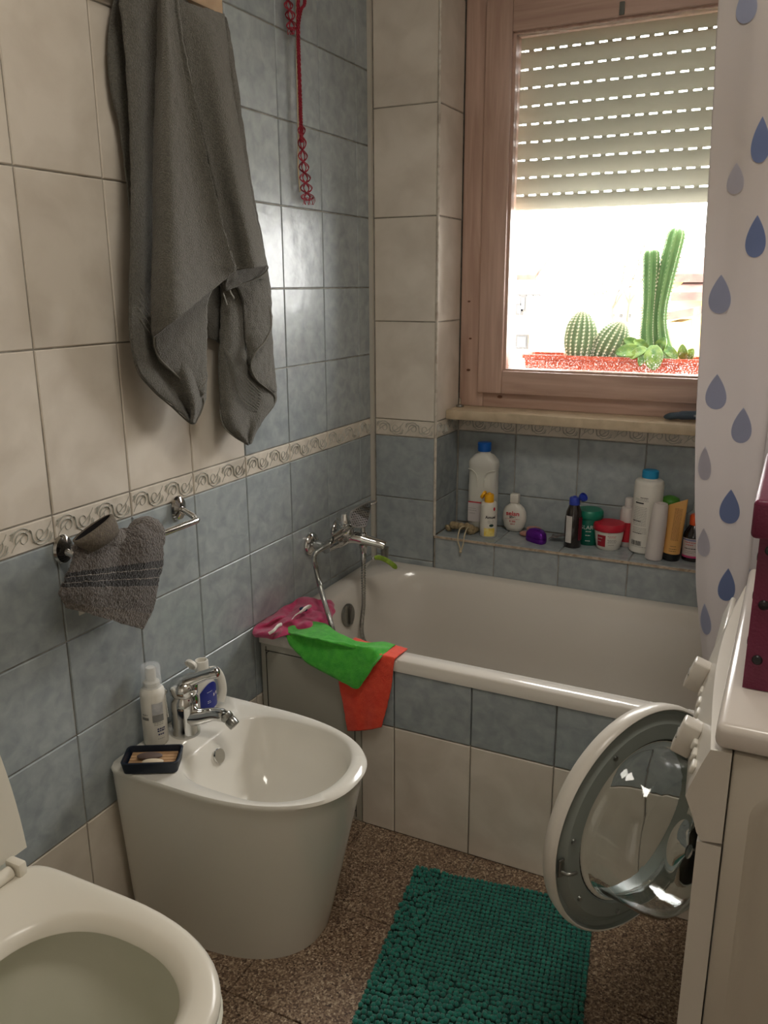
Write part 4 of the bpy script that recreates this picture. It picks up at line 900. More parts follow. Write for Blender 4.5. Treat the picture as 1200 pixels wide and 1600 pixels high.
# tall white bottle with light blue cap
x, y = .836, .117; t = bottle('shampoo_bottle', 'tallest white cylindrical bottle with a light blue cap on the right of the ledge', 'bottle', x, y)
tl_ = Matrix.Translation((x, y, LZ)) @ Matrix.Rotation(R(1.2), 4, 'Y')
MB().lathe([(.036, 0), (.0405, .004), (.0415, .02), (.0415, .205), (.0395, .213), (.036, .2165), (.023, .2185), (.0215, .222), (0, .222)], n=44, xf=tl_).build('bottle_body', PLW, t, auto=40)
MB().lathe([(.0225, 0), (.0232, .002), (.0228, .020), (.020, .022), (0, .0222)], n=36, xf=tl_ @ Matrix.Translation((0, 0, .2222))).build('cap', mat('cyan_cap', srgb(34, 146, 196), .4), t, auto=40)
c0 = cyl(0, 0, .0418, CAMD(x, y)-.42, 0); fn = lambda a, b: tl_ @ c0(a, b)
lines(fn, INKG, t, [(-.022, .020, .168-k*.0042) for k in range(1, 3)]+[(-.022, .018, .14-k*.0048) for k in range(12)]+[(-.022, .022, .078-.0048*k) for k in range(4)], th=.001)
lines(fn, INKB, t, [(-.004, .018, .168), (-.024, .004, .098), (-.02, .010, .062)], th=.0022); patch(lambda a, b: fn(a-.006, b+.153), .026, .004, 'print', INKB, t)
mb = MB(); xx = -.022
while xx < .010:
    w = random.uniform(.0006, .002); mb.add([fn(xx, .026), fn(xx+w, .026), fn(xx+w, .040), fn(xx, .040)], [(0, 1, 2, 3)]); xx += w+.0011
mb.build('barcode', INKB, t, smooth=False); lines(fn, INKG, t, [(-.022, .026, .022)], th=.001)

# white stick tube
x, y = .876, .052; t = bottle('white_tube', 'narrow pearly white tube with dimpled top between tall bottle and orange tube', 'bottle', x, y)
tl_ = Matrix.Translation((x, y, LZ)) @ Matrix.Rotation(R(3.2), 4, 'Y')
MB().lathe([(.021, 0), (.024, .003), (.0245, .02), (.0235, .10), (.0205, .160), (.018, .166), (.014, .1665), (.010, .162), (0, .161)], n=36, xf=tl_).build('tube_body', PLW2, t, auto=40)
# orange squeeze tube
x, y = .921, .068; t = bottle('cream_tube', 'golden orange squeeze tube standing on its black cap', 'tube', x, y)
tl_ = Matrix.Translation((x, y, LZ)) @ Matrix.Rotation(R(2.6), 4, 'Y') @ Matrix.Rotation(R(-1.5), 4, 'X')
MB().lathe([(.0205, 0), (.0225, .002), (.0230, .020), (.0215, .021), (0, .021)], n=36, xf=tl_).build('cap', mat('black_cap', srgb(24, 26, 30), .4), t, auto=40)
OR = mat('orange_tube', srgb(222, 168, 96), .32)
rg = []
for k in range(9):
    u = k/8; z = .0215+.148*u; rx = .0235+.001*u; ry = .0225*(1-u**1.3)+.0012
    rg.append([V((rx*cos(a), ry*sin(a), z+(.012*cos(a) if u > .9 else 0)*1.0)) for a in [2*pi*i/36 for i in range(36)]])
MB().loft(rg, xf=tl_).build('tube_body', OR, t, auto=60)
def ot(a, b):
    u = (b-.0215)/.148; ry = .0225*(1-u**1.3)+.0012; aa = -pi/2+a/.026; return tl_ @ V((.0237*cos(aa), -abs(ry*sin(aa))-.0008, b))
lines(ot, mat('ink_brown', srgb(168, 120, 66), .6), t, [(-.006, .018, .150-k*.0034) for k in range(27)], th=.0018); lines(ot, INKB, t, [(-.004, .014, .044), (-.006, .016, .036), (-.006, .016, .030)], th=.0014)
# green-capped purple bottle behind
x, y = .898, .146; t = bottle('purple_bottle', 'purple bottle with round green cap behind the orange tube', 'bottle', x, y)
MB().lathe([(.018, 0), (.021, .003), (.021, .120), (.016, .135), (0, .136)], n=28, xf=Matrix.Translation((x, y, LZ))).build('bottle_body', mat('purple_plastic', srgb(84, 36, 84), .4), t, auto=40)
MB().lathe([(.018, 0), (.027, .006), (.029, .014), (.024, .024), (.012, .030), (0, .031)], n=30, xf=Matrix.Translation((x, y, LZ+.1365))).build('cap', mat('green_cap', srgb(76, 140, 48), .4), t, auto=50)
# brown bottle with orange cap
x, y = .976, .094; t = bottle('brown_bottle', 'small dark brown bottle with orange cap and pink banded label by the curtain', 'bottle', x, y)
MB().lathe([(.026, 0), (.029, .003), (.029, .070), (.027, .080), (.018, .096), (.0135, .103), (0, .103)], n=36, xf=Matrix.Translation((x, y, LZ))).build('bottle_body', BRN, t, auto=40)
MB().lathe([(.0145, 0), (.0155, .002), (.0152, .026), (.012, .030), (0, .030)], n=28, xf=Matrix.Translation((x, y, LZ+.1035))).build('cap', mat('orange_cap', srgb(226, 92, 44), .4), t, auto=40)
fn = cyl(x, y, .0293, CAMD(x, y)-.2, LZ)
patch(lambda a, b: fn(a, b+.043), .060, .050, 'label', mat('label_offwhite', srgb(208, 196, 192), .5), t, n=14)
patch(lambda a, b: fn(a, b+.015)+V((0, 0, 0)), .060, .006, 'label_stripe', mat('label_pink', srgb(206, 70, 124), .5), t, n=14, label='pink stripe')
fn2 = cyl(x, y, .0297, CAMD(x, y)-.2, LZ); patch(lambda a, b: fn2(a, b+.064), .060, .004, 'label_stripe', mat('label_lilac', srgb(120, 124, 166), .5), t, n=14, label='lilac stripe')
lines(fn2, INKR, t, [(-.018, .012, .056), (-.014, .006, .049)], th=.002); lines(fn2, INKB, t, [(-.018, .018, .038)], th=.0024); lines(fn2, INKG, t, [(-.018, .018, .031), (-.018, .01, .026)], th=.0012)
# clear bottle behind it
x, y = .972, .157; t = bottle('clear_bottle', 'greyish clear plastic bottle behind the brown bottle with orange cap', 'bottle', x, y)
MB().lathe([(.024, 0), (.0265, .003), (.027, .10), (.025, .118), (.014, .128), (.011, .132), (.011, .150), (.009, .153), (0, .153)], n=32, xf=Matrix.Translation((x, y, LZ))).build('bottle_body', mat('grey_clear', srgb(166, 172, 168), .25), t, auto=40)

# on the marble sill
t = thing('metal_pin', 'small upright metal pin on a round foot in the left corner of the sill', 'pin', (.238, .150, .976))
MB().lathe([(.012, 0), (.0125, .002), (.011, .006), (.005, .007), (0, .007)], n=20, xf=Matrix.Translation((.238, .150, .9763))).build('foot', CHROME_D, t)
MB().lathe([(.003, .007), (.0035, .010), (.003, .024), (.004, .027), (0, .029)], n=12, xf=Matrix.Translation((.238, .150, .9763))).build('pin_shaft', CHROME, t)
t = thing('comb_case', 'dark teal plastic case lying on the marble sill by the curtain', 'case', (.93, .14, .976))
TEAL = mat('teal_plastic', srgb(58, 76, 86), .4, col2=srgb(66, 78, 104), scale=20)
MB().tube(curve([(.862, .128, .986), (.90, .130, .992), (.95, .130, .996), (1.0, .130, .998), (1.05, .130, .996)], 24), [.002, .006, .008]+[.010]*4+[.0125]*5+[.014]*9+[.012, .009, .004], 16, flat=1.5).build('case_shell', TEAL, t)
MB().rbox(.944, .960, .108, .116, .994, .999, .001).build('clasp', mat('grey_clasp', srgb(140, 146, 150), .4), t)

# ================================================================== THINGS ON THE BIDET
x, y = .034, -1.102; t = thing('foam_dispenser', 'white pump bottle under a clear cap standing at the back of the bidet', 'bottle', (x, y, BZ))
Z0 = BZ+.0008
MB().lathe([(.0235, 0), (.026, .003), (.0265, .06), (.0262, .115), (.0245, .124), (.020, .129), (.018, .132), (0, .132)], n=36, xf=Matrix.Translation((x, y, Z0))).build('bottle_body', PLW, t, auto=40)
MB().lathe([(.017, 0), (.017, .010), (.012, .012), (.0105, .014), (.0105, .040), (.009, .042), (0, .042)], n=28, xf=Matrix.Translation((x, y, Z0+.132))).build('pump', PLW, t, auto=40)
CLR = bpy.data.materials.new('clear_plastic'); CLR.use_nodes = True; nt = CLR.node_tree; N = nt.nodes; b = N['Principled BSDF']
b.inputs['Base Color'].default_value = (.85, .88, .90, 1); b.inputs['Roughness'].default_value = .12; b.inputs['Alpha'].default_value = .22
MB().lathe([(.0215, 0), (.0205, .044), (.019, .048), (0, .049), (0, .047), (.018, .046), (.0195, .043), (.0205, 0)], n=36, xf=Matrix.Translation((x, y, Z0+.131)), caps=(False, False)).build('clear_cap', CLR, t, auto=50)
fn = cyl(x, y, .0268, CAMD(x, y)+.30, Z0)
patch(lambda a, b: fn(a, b+.088), .024, .026, 'label', mat('label_pale_grey', srgb(172, 174, 178), .5, col2=srgb(196, 196, 198), scale=90), t)
patch(lambda a, b: fn(a, b+.066), .024, .016, 'label', mat('label_mid_grey', srgb(134, 134, 132), .5), t)
lines(fn, INKG, t, [(-.010, .010, .055), (-.010, .010, .051)], th=.001); lines(fn, INKN, t, [(-.004, .013, .040), (-.004, .013, .035), (-.003, .011, .027)], th=.0030); lines(fn, INKG, t, [(-.004, .010, .018)], th=.001)
fn3 = cyl(x, y, .0268, CAMD(x, y)-.75, Z0); patch(lambda a, b: fn3(a, b+.066), .016, .006, 'print', INKG, t); lines(fn3, INKG, t, [(-.006, .006, .074)], th=.002)

t = thing('intimate_wash_bottle', 'white loop handled bottle with blue label behind the bidet tap', 'bottle', (.045, -.950, BZ))
x, y = .045, -.950
def hr(w, d, z, ox=0): return [V((x+d*sin(a), y+ox+w*cos(a), Z0+z)) for a in [2*pi*i/36 for i in range(36)]]
MB().loft([hr(.030, .018, 0), hr(.034, .021, .004), hr(.036, .022, .03), hr(.036, .022, .055), hr(.032, .020, .075), hr(.024, .018, .090), hr(.016, .015, .098), hr(.0145, .0145, .102)]).build('bottle_body', PLW, t, auto=50)
MB().lathe([(.0150, 0), (.0155, .002), (.0155, .024), (.0145, .026), (.0120, .026), (.0115, .018), (0, .018)], n=30, xf=Matrix.Translation((x, y, Z0+.102))).build('cap', PLW, t, auto=40)
MB().tube(curve([(x+.012, y+.010, Z0+.099), (x+.016, y+.030, Z0+.092), (x+.018, y+.044, Z0+.066), (x+.018, y+.048, Z0+.034), (x+.016, y+.040, Z0+.010)], 24), .0095, 14).build('loop_handle', PLW, t)
MB().lathe([(.0125, 0), (.014, .002), (.0145, .008), (.0125, .0085), (.012, .003), (0, .003)], n=28, xf=Matrix.Translation((x+.002, y-.034, Z0+.136)) @ Matrix.Rotation(R(-62), 4, 'X') @ Matrix.Rotation(R(180), 4, 'X')).build('flip_lid', PLW, t, auto=40)
fb = lambda a, b: V((x+.0226*math.sqrt(max(.02, 1-(a/.037)**2))+.0008, y+a, Z0+b))
NAVY = mat('label_navy', srgb(24, 40, 128), .4)
mb = MB(); cols_ = 12
vs = []; 
for i in range(cols_+1):
    a = -.030+.056*i/cols_; top = .078-.022*abs((a+.002)/.030)**2.2
    vs += [fb(a, .012), fb(a, .012+(top-.012)*.5), fb(a, top)]
mb.add(vs, [(3*i, 3*i+3, 3*i+4, 3*i+1) for i in range(cols_)]+[(3*i+1, 3*i+4, 3*i+5, 3*i+2) for i in range(cols_)]); mb.build('label', NAVY, t, label='dark blue label')
fb2 = lambda a, b: fb(a, b)+V((.0006, 0, 0))
mb = MB(); mb.add([fb2(.006, .040), fb2(.022, .040), fb2(.022, .047), fb2(.006, .047)], [(0, 1, 2, 3)]); mb.build('label_patch', PLW2, t, smooth=False, label='small white patch'); lines(fb2, LW, t, [(-.014, -.004, .034), (-.014, -.004, .030), (-.014, .002, .056)], th=.0012)

# soap dish
t = thing('soap_dish', 'navy rectangular soap dish with wooden insert on the corner of the bidet', 'dish', (.088, -1.178, BZ))
c = V((.096, -1.166, Z0)); ex = V((.84, .54, 0)).normalized(); 
p0, p1, p3 = at(2, BZ+.02, 166, 1196), at(2, BZ+.02, 258, 1193), at(2, BZ+.02, 176, 1172)
ang = math.atan2((p1-p0).y, (p1-p0).x); xf = Matrix.Translation((.094, -1.180, Z0)) @ Matrix.Rotation(ang, 4, 'Z')
hw_, hd_ = .058, .036
NV = mat('navy_plastic', srgb(24, 34, 48), .4)
r4 = lambda w, d, r, z: [V(p) for p in rr(-w, w, -d, d, r, z, n=5)]
MB().loft([r4(hw_-.008, hd_-.008, .010, 0), r4(hw_-.004, hd_-.004, .010, .002), r4(hw_, hd_, .011, .026), r4(hw_-.001, hd_-.001, .010, .027), r4(hw_-.004, hd_-.004, .009, .027), r4(hw_-.007, hd_-.007, .008, .010)], xf=xf, caps=(True, True)).build('dish_tray', NV, t, auto=50)
m = MB(); BAM = mat('bamboo', srgb(196, 158, 118), .55, col2=srgb(176, 138, 100), scale=30)
for k in range(5): y0 = -hd_+.0095+k*.0112; m.rbox(-hw_+.011, hw_-.011, y0, y0+.0094, .011, .016, .001, xf=xf)
tag(m.build('slatted_insert', BAM, t), 'bamboo slatted insert')
tt = MB().ball((-.006, .000, .0225), .026, .011, .0065, xf=xf, n=24, m=12).build('soap_piece', mat('grey_soap', srgb(104, 88, 82), .5), loc=xf @ V((-.006, 0, .016))); tag(tt, 'dark grey worn soap piece lying in the navy soap dish', 'soap')
tt = MB().ball((.004, -.018, .0205), .022, .009, .0044, xf=xf, n=24, m=12).build('soap_piece', mat('cream_soap', srgb(222, 206, 180), .5), loc=xf @ V((.004, -.018, .016))); tag(tt, 'thin cream soap sliver at the front of the navy soap dish', 'soap')

# ================================================================== CURTAIN
CURM = bpy.data.materials.new('shower_curtain'); CURM.use_nodes = True; nt = CURM.node_tree; N = nt.nodes; L = nt.links; b = N['Principled BSDF']
b.inputs['Base Color'].default_value = srgb(206, 200, 196); b.inputs['Roughness'].default_value = .6
tl = N.new('ShaderNodeBsdfTranslucent'); tl.inputs[0].default_value = srgb(206, 200, 198); mx = N.new('ShaderNodeMixShader'); mx.inputs[0].default_value = .5
L.new(b.outputs[0], mx.inputs[1]); L.new(tl.outputs[0], mx.inputs[2]); L.new(mx.outputs[0], N['Material Output'].inputs[0])
def dropmat(name, c):
    m = CURM.copy(); m.name = name
    for n_ in m.node_tree.nodes:
        if n_.type == 'BSDF_PRINCIPLED': n_.inputs['Base Color'].default_value = c
        if n_.type == 'BSDF_TRANSLUCENT': n_.inputs[0].default_value = c
    return m
DROPS = [dropmat('drop_blue', srgb(122, 138, 180)), dropmat('drop_pale', srgb(166, 172, 196)), dropmat('drop_faint', srgb(190, 188, 198))]
cu = thing('shower_curtain', 'white shower curtain with blue raindrops hanging at the right end of the bathtub', 'curtain', (1.08, -.60, .3))
# outline in plan (x, y) along the cloth, at the top and at the bottom
top = [(.985, -.612), (1.012, -.618), (1.045, -.606), (1.085, -.600), (1.103, -.592), (1.098, -.560), (1.090, -.520), (1.110, -.500), (1.17, -.51), (1.23, -.56), (1.27, -.60), (1.31, -.56), (1.35, -.51), (1.40, -.56), (1.44, -.60), (1.50, -.54), (1.56, -.52), (1.62, -.58), (1.68, -.60)]
def plan(z):
    o = []; k = (z-.60)/1.5
    for i, (x, y) in enumerate(top):
        if i <= 4:
            u = i/4
            xl = at(1, -.612, 1122, 0).x if z > 1.83 else None
            # left and right edge of the front fold as measured
            zl = [(.50, 1.088), (.593, 1.080), (.70, 1.058), (.84, 1.044), (1.0, 1.028), (1.10, 1.021), (1.484, 1.006), (1.83, .993), (2.2, .985)]
            zr = [(.50, 1.118), (.645, 1.125), (.746, 1.143), (1.0, 1.148), (1.166, 1.150), (1.341, 1.146), (1.716, 1.138), (2.2, 1.12)]
            f = lambda T_: next((a[1]+(b[1]-a[1])*(z-a[0])/(b[0]-a[0]) for a, b in zip(T_, T_[1:]) if a[0] <= z <= b[0]), T_[0][1] if z < T_[0][0] else T_[-1][1])
            x = f(zl)+(f(zr)-f(zl))*u; y = -.604-.022*sin(pi*u)-.006*sin(2*pi*u+z*2)
        else: x = x+.045
        o.append(V((x, y, z)))
    return o
zs = [2.12-1.80*i/13 for i in range(14)]
o, CC = cloth([plan(z) for z in zs], 150, 80, 'curtain_sheet', CURM, cu, thick=.0008, disp=.002, dscale=12)
for i in range(3): o.data.materials.append(DROPS[i]) if False else None
def surf(u, z):   # point on the curtain at column fraction u and height z
    i = u*149; a = int(i); f = i-a; v = (2.12-z)/1.80*79; k = max(0, min(78, int(v))); g = v-k
    q = lambda c: CC[c][k].lerp(CC[c][k+1], g)
    return q(a).lerp(q(min(a+1, 149)), f)
# arc length along the curtain at mid height, to give the drops their real width
def drop(u0, z0, h, w, m):
    s0 = surf(u0, z0); n_ = 20; pts = []
    for i in range(n_+1):
        t_ = i/n_; t_ = 1-(1-t_)**1.6; hw = w/2*t_*math.sqrt(max(0, 1-t_))/.385; pts.append((z0+h/2-h*t_, max(0, hw)))
    vs = []
    def off(z, d):
        step = .0015; u = u0; rest = abs(d); p = surf(u, z)
        while rest > 1e-5:
            u2 = min(.998, max(.001, u+math.copysign(step, d))); q = surf(u2, z); l_ = (q-p).length
            if l_ < 1e-7: break
            if l_ >= rest: return p.lerp(q, rest/l_)
            rest -= l_; u = u2; p = q
        return p
    for z, hw in pts: vs += [off(z, -hw), off(z, 0), off(z, hw)]
    mb = MB()
    mb.add(vs, [(3*i+j, 3*i+j+1, 3*i+j+4, 3*i+j+3) for i in range(n_) for j in (0, 1)])
    nn = V((-.1, -1, .05)).normalized()
    mb.v = [v+nn*.0022 for v in mb.v]
    return mb.build('raindrop', m, cu, auto=0)
def drop_px(px, py0, py1, wpx, mi):
    # nearest point of the front fold
    best = min(((u/300, z) for u in range(1, 85) for z in [.45+.02*k for k in range(82)]), key=lambda q: (lambda d: (600+FPX*d.dot(CR)/d.dot(_f)-px)**2+(800-FPX*d.dot(CU)/d.dot(_f)-(py0+py1)/2)**2)(surf(*q)-CAM))
    p = surf(*best); dep = (p-CAM).dot(_f); drop(best[0], p.z, (py1-py0)*dep/FPX*1.02, wpx*dep/FPX*1.15, DROPS[mi])
for d in [(1126, 434, 492, 30, 1), (1120, 580, 634, 28, 1), (1159, 634, 689, 26, 1), (1141, 757, 811, 26, 0), (1137, 883, 936, 22, 0), (1170, -15, 42, 30, 1), (1189, 184, 250, 24, 0), (1181, 342, 404, 26, 0),
          (1101, 695, 748, 18, 2), (1100, 825, 870, 18, 2), (1103, 940, 990, 16, 1), (1150, 255, 300, 24, 2)]: drop_px(*d)
for u, z, mi in [(.36, 1.13, 0), (.355, .93, 0), (.36, .74, 1), (.47, 1.3, 1), (.5, 1.0, 0), (.6, 1.2, 0), (.7, .9, 1), (.8, 1.3, 0)]: drop(u, z, .085, .044, DROPS[mi])
rod = thing('curtain_rod', 'thin chrome shower curtain rod above the bathtub', 'rod', (.9, -.58, 2.15))
MB().tube([(.001, -.575, 2.15), (XR-.001, -.575, 2.15)], .011, 12).build('rod', CHROME, rod)
m = MB()
for k in range(10): x = 1.03+k*.07; m.tube([(x, -.575+.018*cos(a), 2.148+.024*sin(a)) for a in [2*pi*i/14 for i in range(15)]], .0018, 5)
m.build('rings', PLW, rod)

# ================================================================== WASHING MACHINE
WX, WY0, WY1, WH = 1.148, -1.400, -.800, .868
wm = thing('washing_machine', 'white front loading washing machine with its round door open at the right', 'washing machine', (1.42, -1.10, 0))
WMW = mat('appliance_white', srgb(192, 184, 170), .28); WMP = mat('appliance_panel', srgb(212, 206, 196), .3)
MB().rbox(1.173, 1.70, WY0+.001, WY1-.001, .02, .834, .004).build('cabinet', WMW, wm)
# embossed side panel, facing the room
m = MB(); rg = lambda o_, z_: [V((p.x, WY0+z_, p.y)) for p in rr(1.200+o_, 1.66-o_, .10+o_, .790-o_, .035-o_*.6, 0, n=8)]
m.loft([rg(-.004, .0015), rg(0, -.0005), rg(.006, -.0008), rg(.012, .0005), rg(.020, -.006), rg(.028, -.007)], caps=(False, True)); m.build('side_panel', WMW, wm, auto=50)
m = MB(); m.rbox(1.152, 1.70, WY0-.002, WY1+.002, .836, WH, .010, seg=4); m.build('top_plate', mat('appliance_top', srgb(214, 206, 198), .18), wm)
def bow(y): u = (y-WY0)/(WY1-WY0); return .016*sin(pi*u)
prof = [(1.172, .715), (1.149, .712), (1.143, .722), (1.136, .745), (1.127, .766), (1.130, .778), (1.141, .812), (1.149, .833), (1.172, .834)]
m = MB(); m.loft([[V((px_-bow(yy), yy, pz)) for px_, pz in prof] for yy in [WY0+(WY1-WY0)*i/20 for i in range(21)]]); m.build('control_panel', WMP, wm, auto=40)
pr2 = [(1.172, .03), (1.144, .03), (1.142, .05), (1.143, .44), (1.146, .69), (1.150, .709), (1.172, .709)]
C0 = V((1.15, -1.10, .455))
# front plate with round opening
bm = bmesh.new(); me = bpy.data.meshes.new('front_panel'); ny, nz = 40, 44; cells = []
mb = MB(); n_ = 64; Ro = .165
outer = []
for i in range(n_):
    a = 2*pi*i/n_; ca, sa = cos(a), sin(a); y0_, y1_, z0_, z1_ = WY0, WY1, .03, .710
    t_ = min(((y1_-C0.y)/ca if ca > 0 else (y0_-C0.y)/ca) if abs(ca) > 1e-6 else 9, ((z1_-C0.z)/sa if sa > 0 else (z0_-C0.z)/sa) if abs(sa) > 1e-6 else 9)
    outer.append((C0.y+ca*t_, C0.z+sa*t_))
for a_, (yc_, zc_) in enumerate([(WY0, .03), (WY1, .03), (WY1, .710), (WY0, .710)]):
    k = min(range(n_), key=lambda i: (outer[i][0]-yc_)**2+(outer[i][1]-zc_)**2); outer[k] = (yc_, zc_)
fx = lambda y, z: 1.1445
ring = lambda r, x: [V((x, C0.y+r*cos(2*pi*i/n_), C0.z+r*sin(2*pi*i/n_))) for i in range(n_)]
mb.loft([[V((1.172, y, z)) for y, z in outer], [V((1.1445, y, z)) for y, z in outer], ring(.222, 1.1445), ring(.212, 1.150), ring(Ro, 1.156), ring(Ro-.004, 1.172)], caps=(False, False))
mb.build('front_panel', WMP, wm, auto=40)
m = MB(); m.lathe([(.166, .004), (.158, .010), (.150, .03), (.158, .05), (.150, .06)], n=64, xf=Matrix.Translation((1.157, C0.y, C0.z)) @ Matrix.Rotation(R(90), 4, 'Y'), caps=(False, False)); m.build('rubber_gasket', mat('gasket', srgb(110, 110, 108), .6), wm, auto=0)
# control knobs and buttons (their bases follow the slanted panel)
def on_panel(y, z):   # x of panel surface
    t_ = (z-.766)/(.833-.766); return 1.127+(1.149-1.127)*t_-bow(y)
for y, z in [(-1.305, .788), (-1.115, .788)]:
    xs_ = on_panel(y, z); xf = Matrix.Translation((xs_, y, z)) @ Matrix.Rotation(R(18), 4, 'Y')
    kb = MB().rbox(-.024, .0, -.013, .013, -.023, .023, .003, xf=xf).build('program_knob', WMP, wm, auto=50)
    m = MB().rbox(-.025, -.0235, -.0135, .0135, -.002, .0, .0004, xf=xf); m.build('pointer', mat('grey_line', srgb(120, 116, 108), .5), kb)
for k in range(7):
    y = -1.375+k*.028 if k < 3 else -1.26+(k-3)*.034; z = .790-.004*k*0
    xs_ = on_panel(y, .786); MB().rbox(-.004, .002, -.009, .009, -.006, .006, .002, xf=Matrix.Translation((xs_, y, .786 if k > 2 else .792)) @ Matrix.Rotation(R(18), 4, 'Y')).build('button', PLW, wm, auto=50)
MB().rbox(-.005, .003, -.09, .09, -.020, .020, .003, xf=Matrix.Translation((on_panel(-.92, .80), -.92, .80)) @ Matrix.Rotation(R(18), 4, 'Y')).build('detergent_drawer', WMP, wm, auto=50)
for xx in (1.20, 1.66):
    for yy in (WY0+.04, WY1-.04): MB().lathe([(.018, 0), (.018, .022)], n=16, xf=Matrix.Translation((xx, yy, 0))).build('foot', mat('black_rubber', srgb(34, 34, 34), .7), wm)
# open door
TH = R(60); HX, HY = 1.136, -.845; DR = .206; DC = V((HX-DR*cos(TH), HY-DR*sin(TH), .462))
dn = V((sin(TH), -cos(TH), 0)); dx_ = V((-cos(TH), -sin(TH), 0))      # inner normal, direction to the free edge
DM = Matrix(((dx_.x, 0, dn.x, DC.x), (dx_.y, 0, dn.y, DC.y), (0, 1, 0, DC.z), (0, 0, 0, 1)))
GREYD = mat('door_inner_grey', srgb(136, 142, 136), .25)
door = MB().lathe([(.150, -.030), (.192, -.034), (.203, -.026), (.2065, -.012), (.2055, -.002), (.202, .0012), (.2000, .0)], n=96, xf=DM, caps=(False, False)).build('door', WMP, wm, auto=50)
MB().lathe([(.2000, .0005), (.197, -.006), (.190, -.008), (.182, -.004), (.176, .001), (.150, .003), (.147, .0), (.147, -.028)], n=96, xf=DM, caps=(False, False)).build('inner_frame', GREYD, door, auto=35)
GL = mat('door_glass', (.93, .96, .94, 1), .02, trans=1, ior=1.45)
def gprof(t_): return t_
m = MB(); n_ = 72
pr = [(.149, -.002), (.146, .001), (.139, .006), (.134, .020), (.130, .045), (.126, .075), (.120, .092), (.108, .100), (.06, .104), (.012, .105), (.012, .101), (.06, .100), (.106, .096), (.116, .089), (.122, .073), (.126, .044), (.130, .018), (.134, .004), (.140, -.003), (.149, -.004)]
rings = []
for r, h in pr:
    rg_ = []
    for i in range(n_):
        a = 2*pi*i/n_; zl = sin(a)*r; k = 1-.28*max(-.2, (zl+.02)/.13) if h > .02 else 1; rg_.append(DM @ V((r*cos(a), zl, h*k)))
    rings.append(rg_)
m.loft(rings+[rings[0]], caps=(False, False)); m.build('door_glass', GL, door, auto=0)
# latch hook, screws, hinge
lp_ = lambda a, r, h: DM @ V((r*cos(a), r*sin(a), h))
m = MB(); p = DM @ V((.188, -.012, -.002)); X = dx_; Yv = V((0, 0, 1)); Zv = dn
bxm = Matrix(((X.x, Yv.x, Zv.x, p.x), (X.y, Yv.y, Zv.y, p.y), (X.z, Yv.z, Zv.z, p.z), (0, 0, 0, 1)))
m.rbox(-.006, .006, -.016, .016, 0, .004, .001, xf=bxm); m.tube([bxm @ V(v) for v in [(0, -.006, .003), (-.002, -.005, .014), (-.010, -.004, .020), (-.018, -.006, .018)]], .0032, 8); m.build('latch_hook', CHROME_D, door, auto=50)
for a in (10, -32, 62, -75, 125, -130): MB().lathe([(0, .003), (.0042, .003), (.0048, .0), (.0, .0)], n=12, xf=DM @ Matrix.Translation((.168*cos(R(a)), .168*sin(R(a)), .002))).build('screw', CHROME_D, door)
MB().rbox(1.118, 1.148, HY-.006, HY+.016, .40, .52, .004).build('hinge', CHROME_D, wm)

# ================================================================== STORAGE BOX
MAR = mat('maroon_leatherette', srgb(104, 28, 58), .42, col2=srgb(116, 36, 68), scale=12, bump=.0006, bscale=300); MAR2 = mat('crimson_leatherette', srgb(108, 14, 46), .5)
sb = thing('storage_box', 'maroon riveted storage box with lid standing on the washing machine', 'box', (1.32, -1.15, WH))
X0, X1, Y0, Y1, Z0_ = 1.172, 1.50, -1.295, -1.00, WH+.001
MB().rbox(X0+.002, X1-.002, Y0+.002, Y1-.002, Z0_, Z0_+.195, .003).build('box_body', MAR2, sb)
def strip(pts, name='corner_strip'):
    m = MB(); m.add([V(p) for p in pts]+[V(p)+V((0, .0025, 0)) for p in pts], [(0, 1, 2, 3), (7, 6, 5, 4), (0, 4, 5, 1), (1, 5, 6, 2), (2, 6, 7, 3), (3, 7, 4, 0)]); return m.build(name, MAR, sb, smooth=False)
w = .032; yf = Y0-.001
strip([(X0, yf, Z0_), (X0+w, yf, Z0_+w), (X0+w, yf, Z0_+.195), (X0, yf, Z0_+.195)]); strip([(X0, yf, Z0_), (X1, yf, Z0_), (X1-w, yf, Z0_+w), (X0+w, yf, Z0_+w)]); strip([(X1, yf, Z0_), (X1, yf, Z0_+.195), (X1-w, yf, Z0_+.195), (X1-w, yf, Z0_+w)])
BLK = mat('black_rivet', srgb(28, 26, 28), .35)
for xx in (X0+.013, X1-.013):
    for zz in (.039, .110, .178): MB().lathe([(.0062, 0), (.0062, .001), (.0045, .003), (0, .0034)], n=16, xf=Matrix.Translation((xx, yf, Z0_+zz)) @ Matrix.Rotation(R(90), 4, 'X')).build('rivet', BLK, sb)
for yy in (Y0+.03, Y1-.03):
    for zz in (.05, .11, .16): MB().lathe([(.0062, 0), (.0062, .001), (.0045, .003), (0, .0034)], n=16, xf=Matrix.Translation((X0+.002, yy, Z0_+zz)) @ Matrix.Rotation(R(-90), 4, 'Y')).build('rivet', BLK, sb)
MB().rbox(X0-.010, X1+.010, Y0-.014, Y1+.012, Z0_+.193, Z0_+.240, .006, seg=3).build('box_lid', MAR, sb)

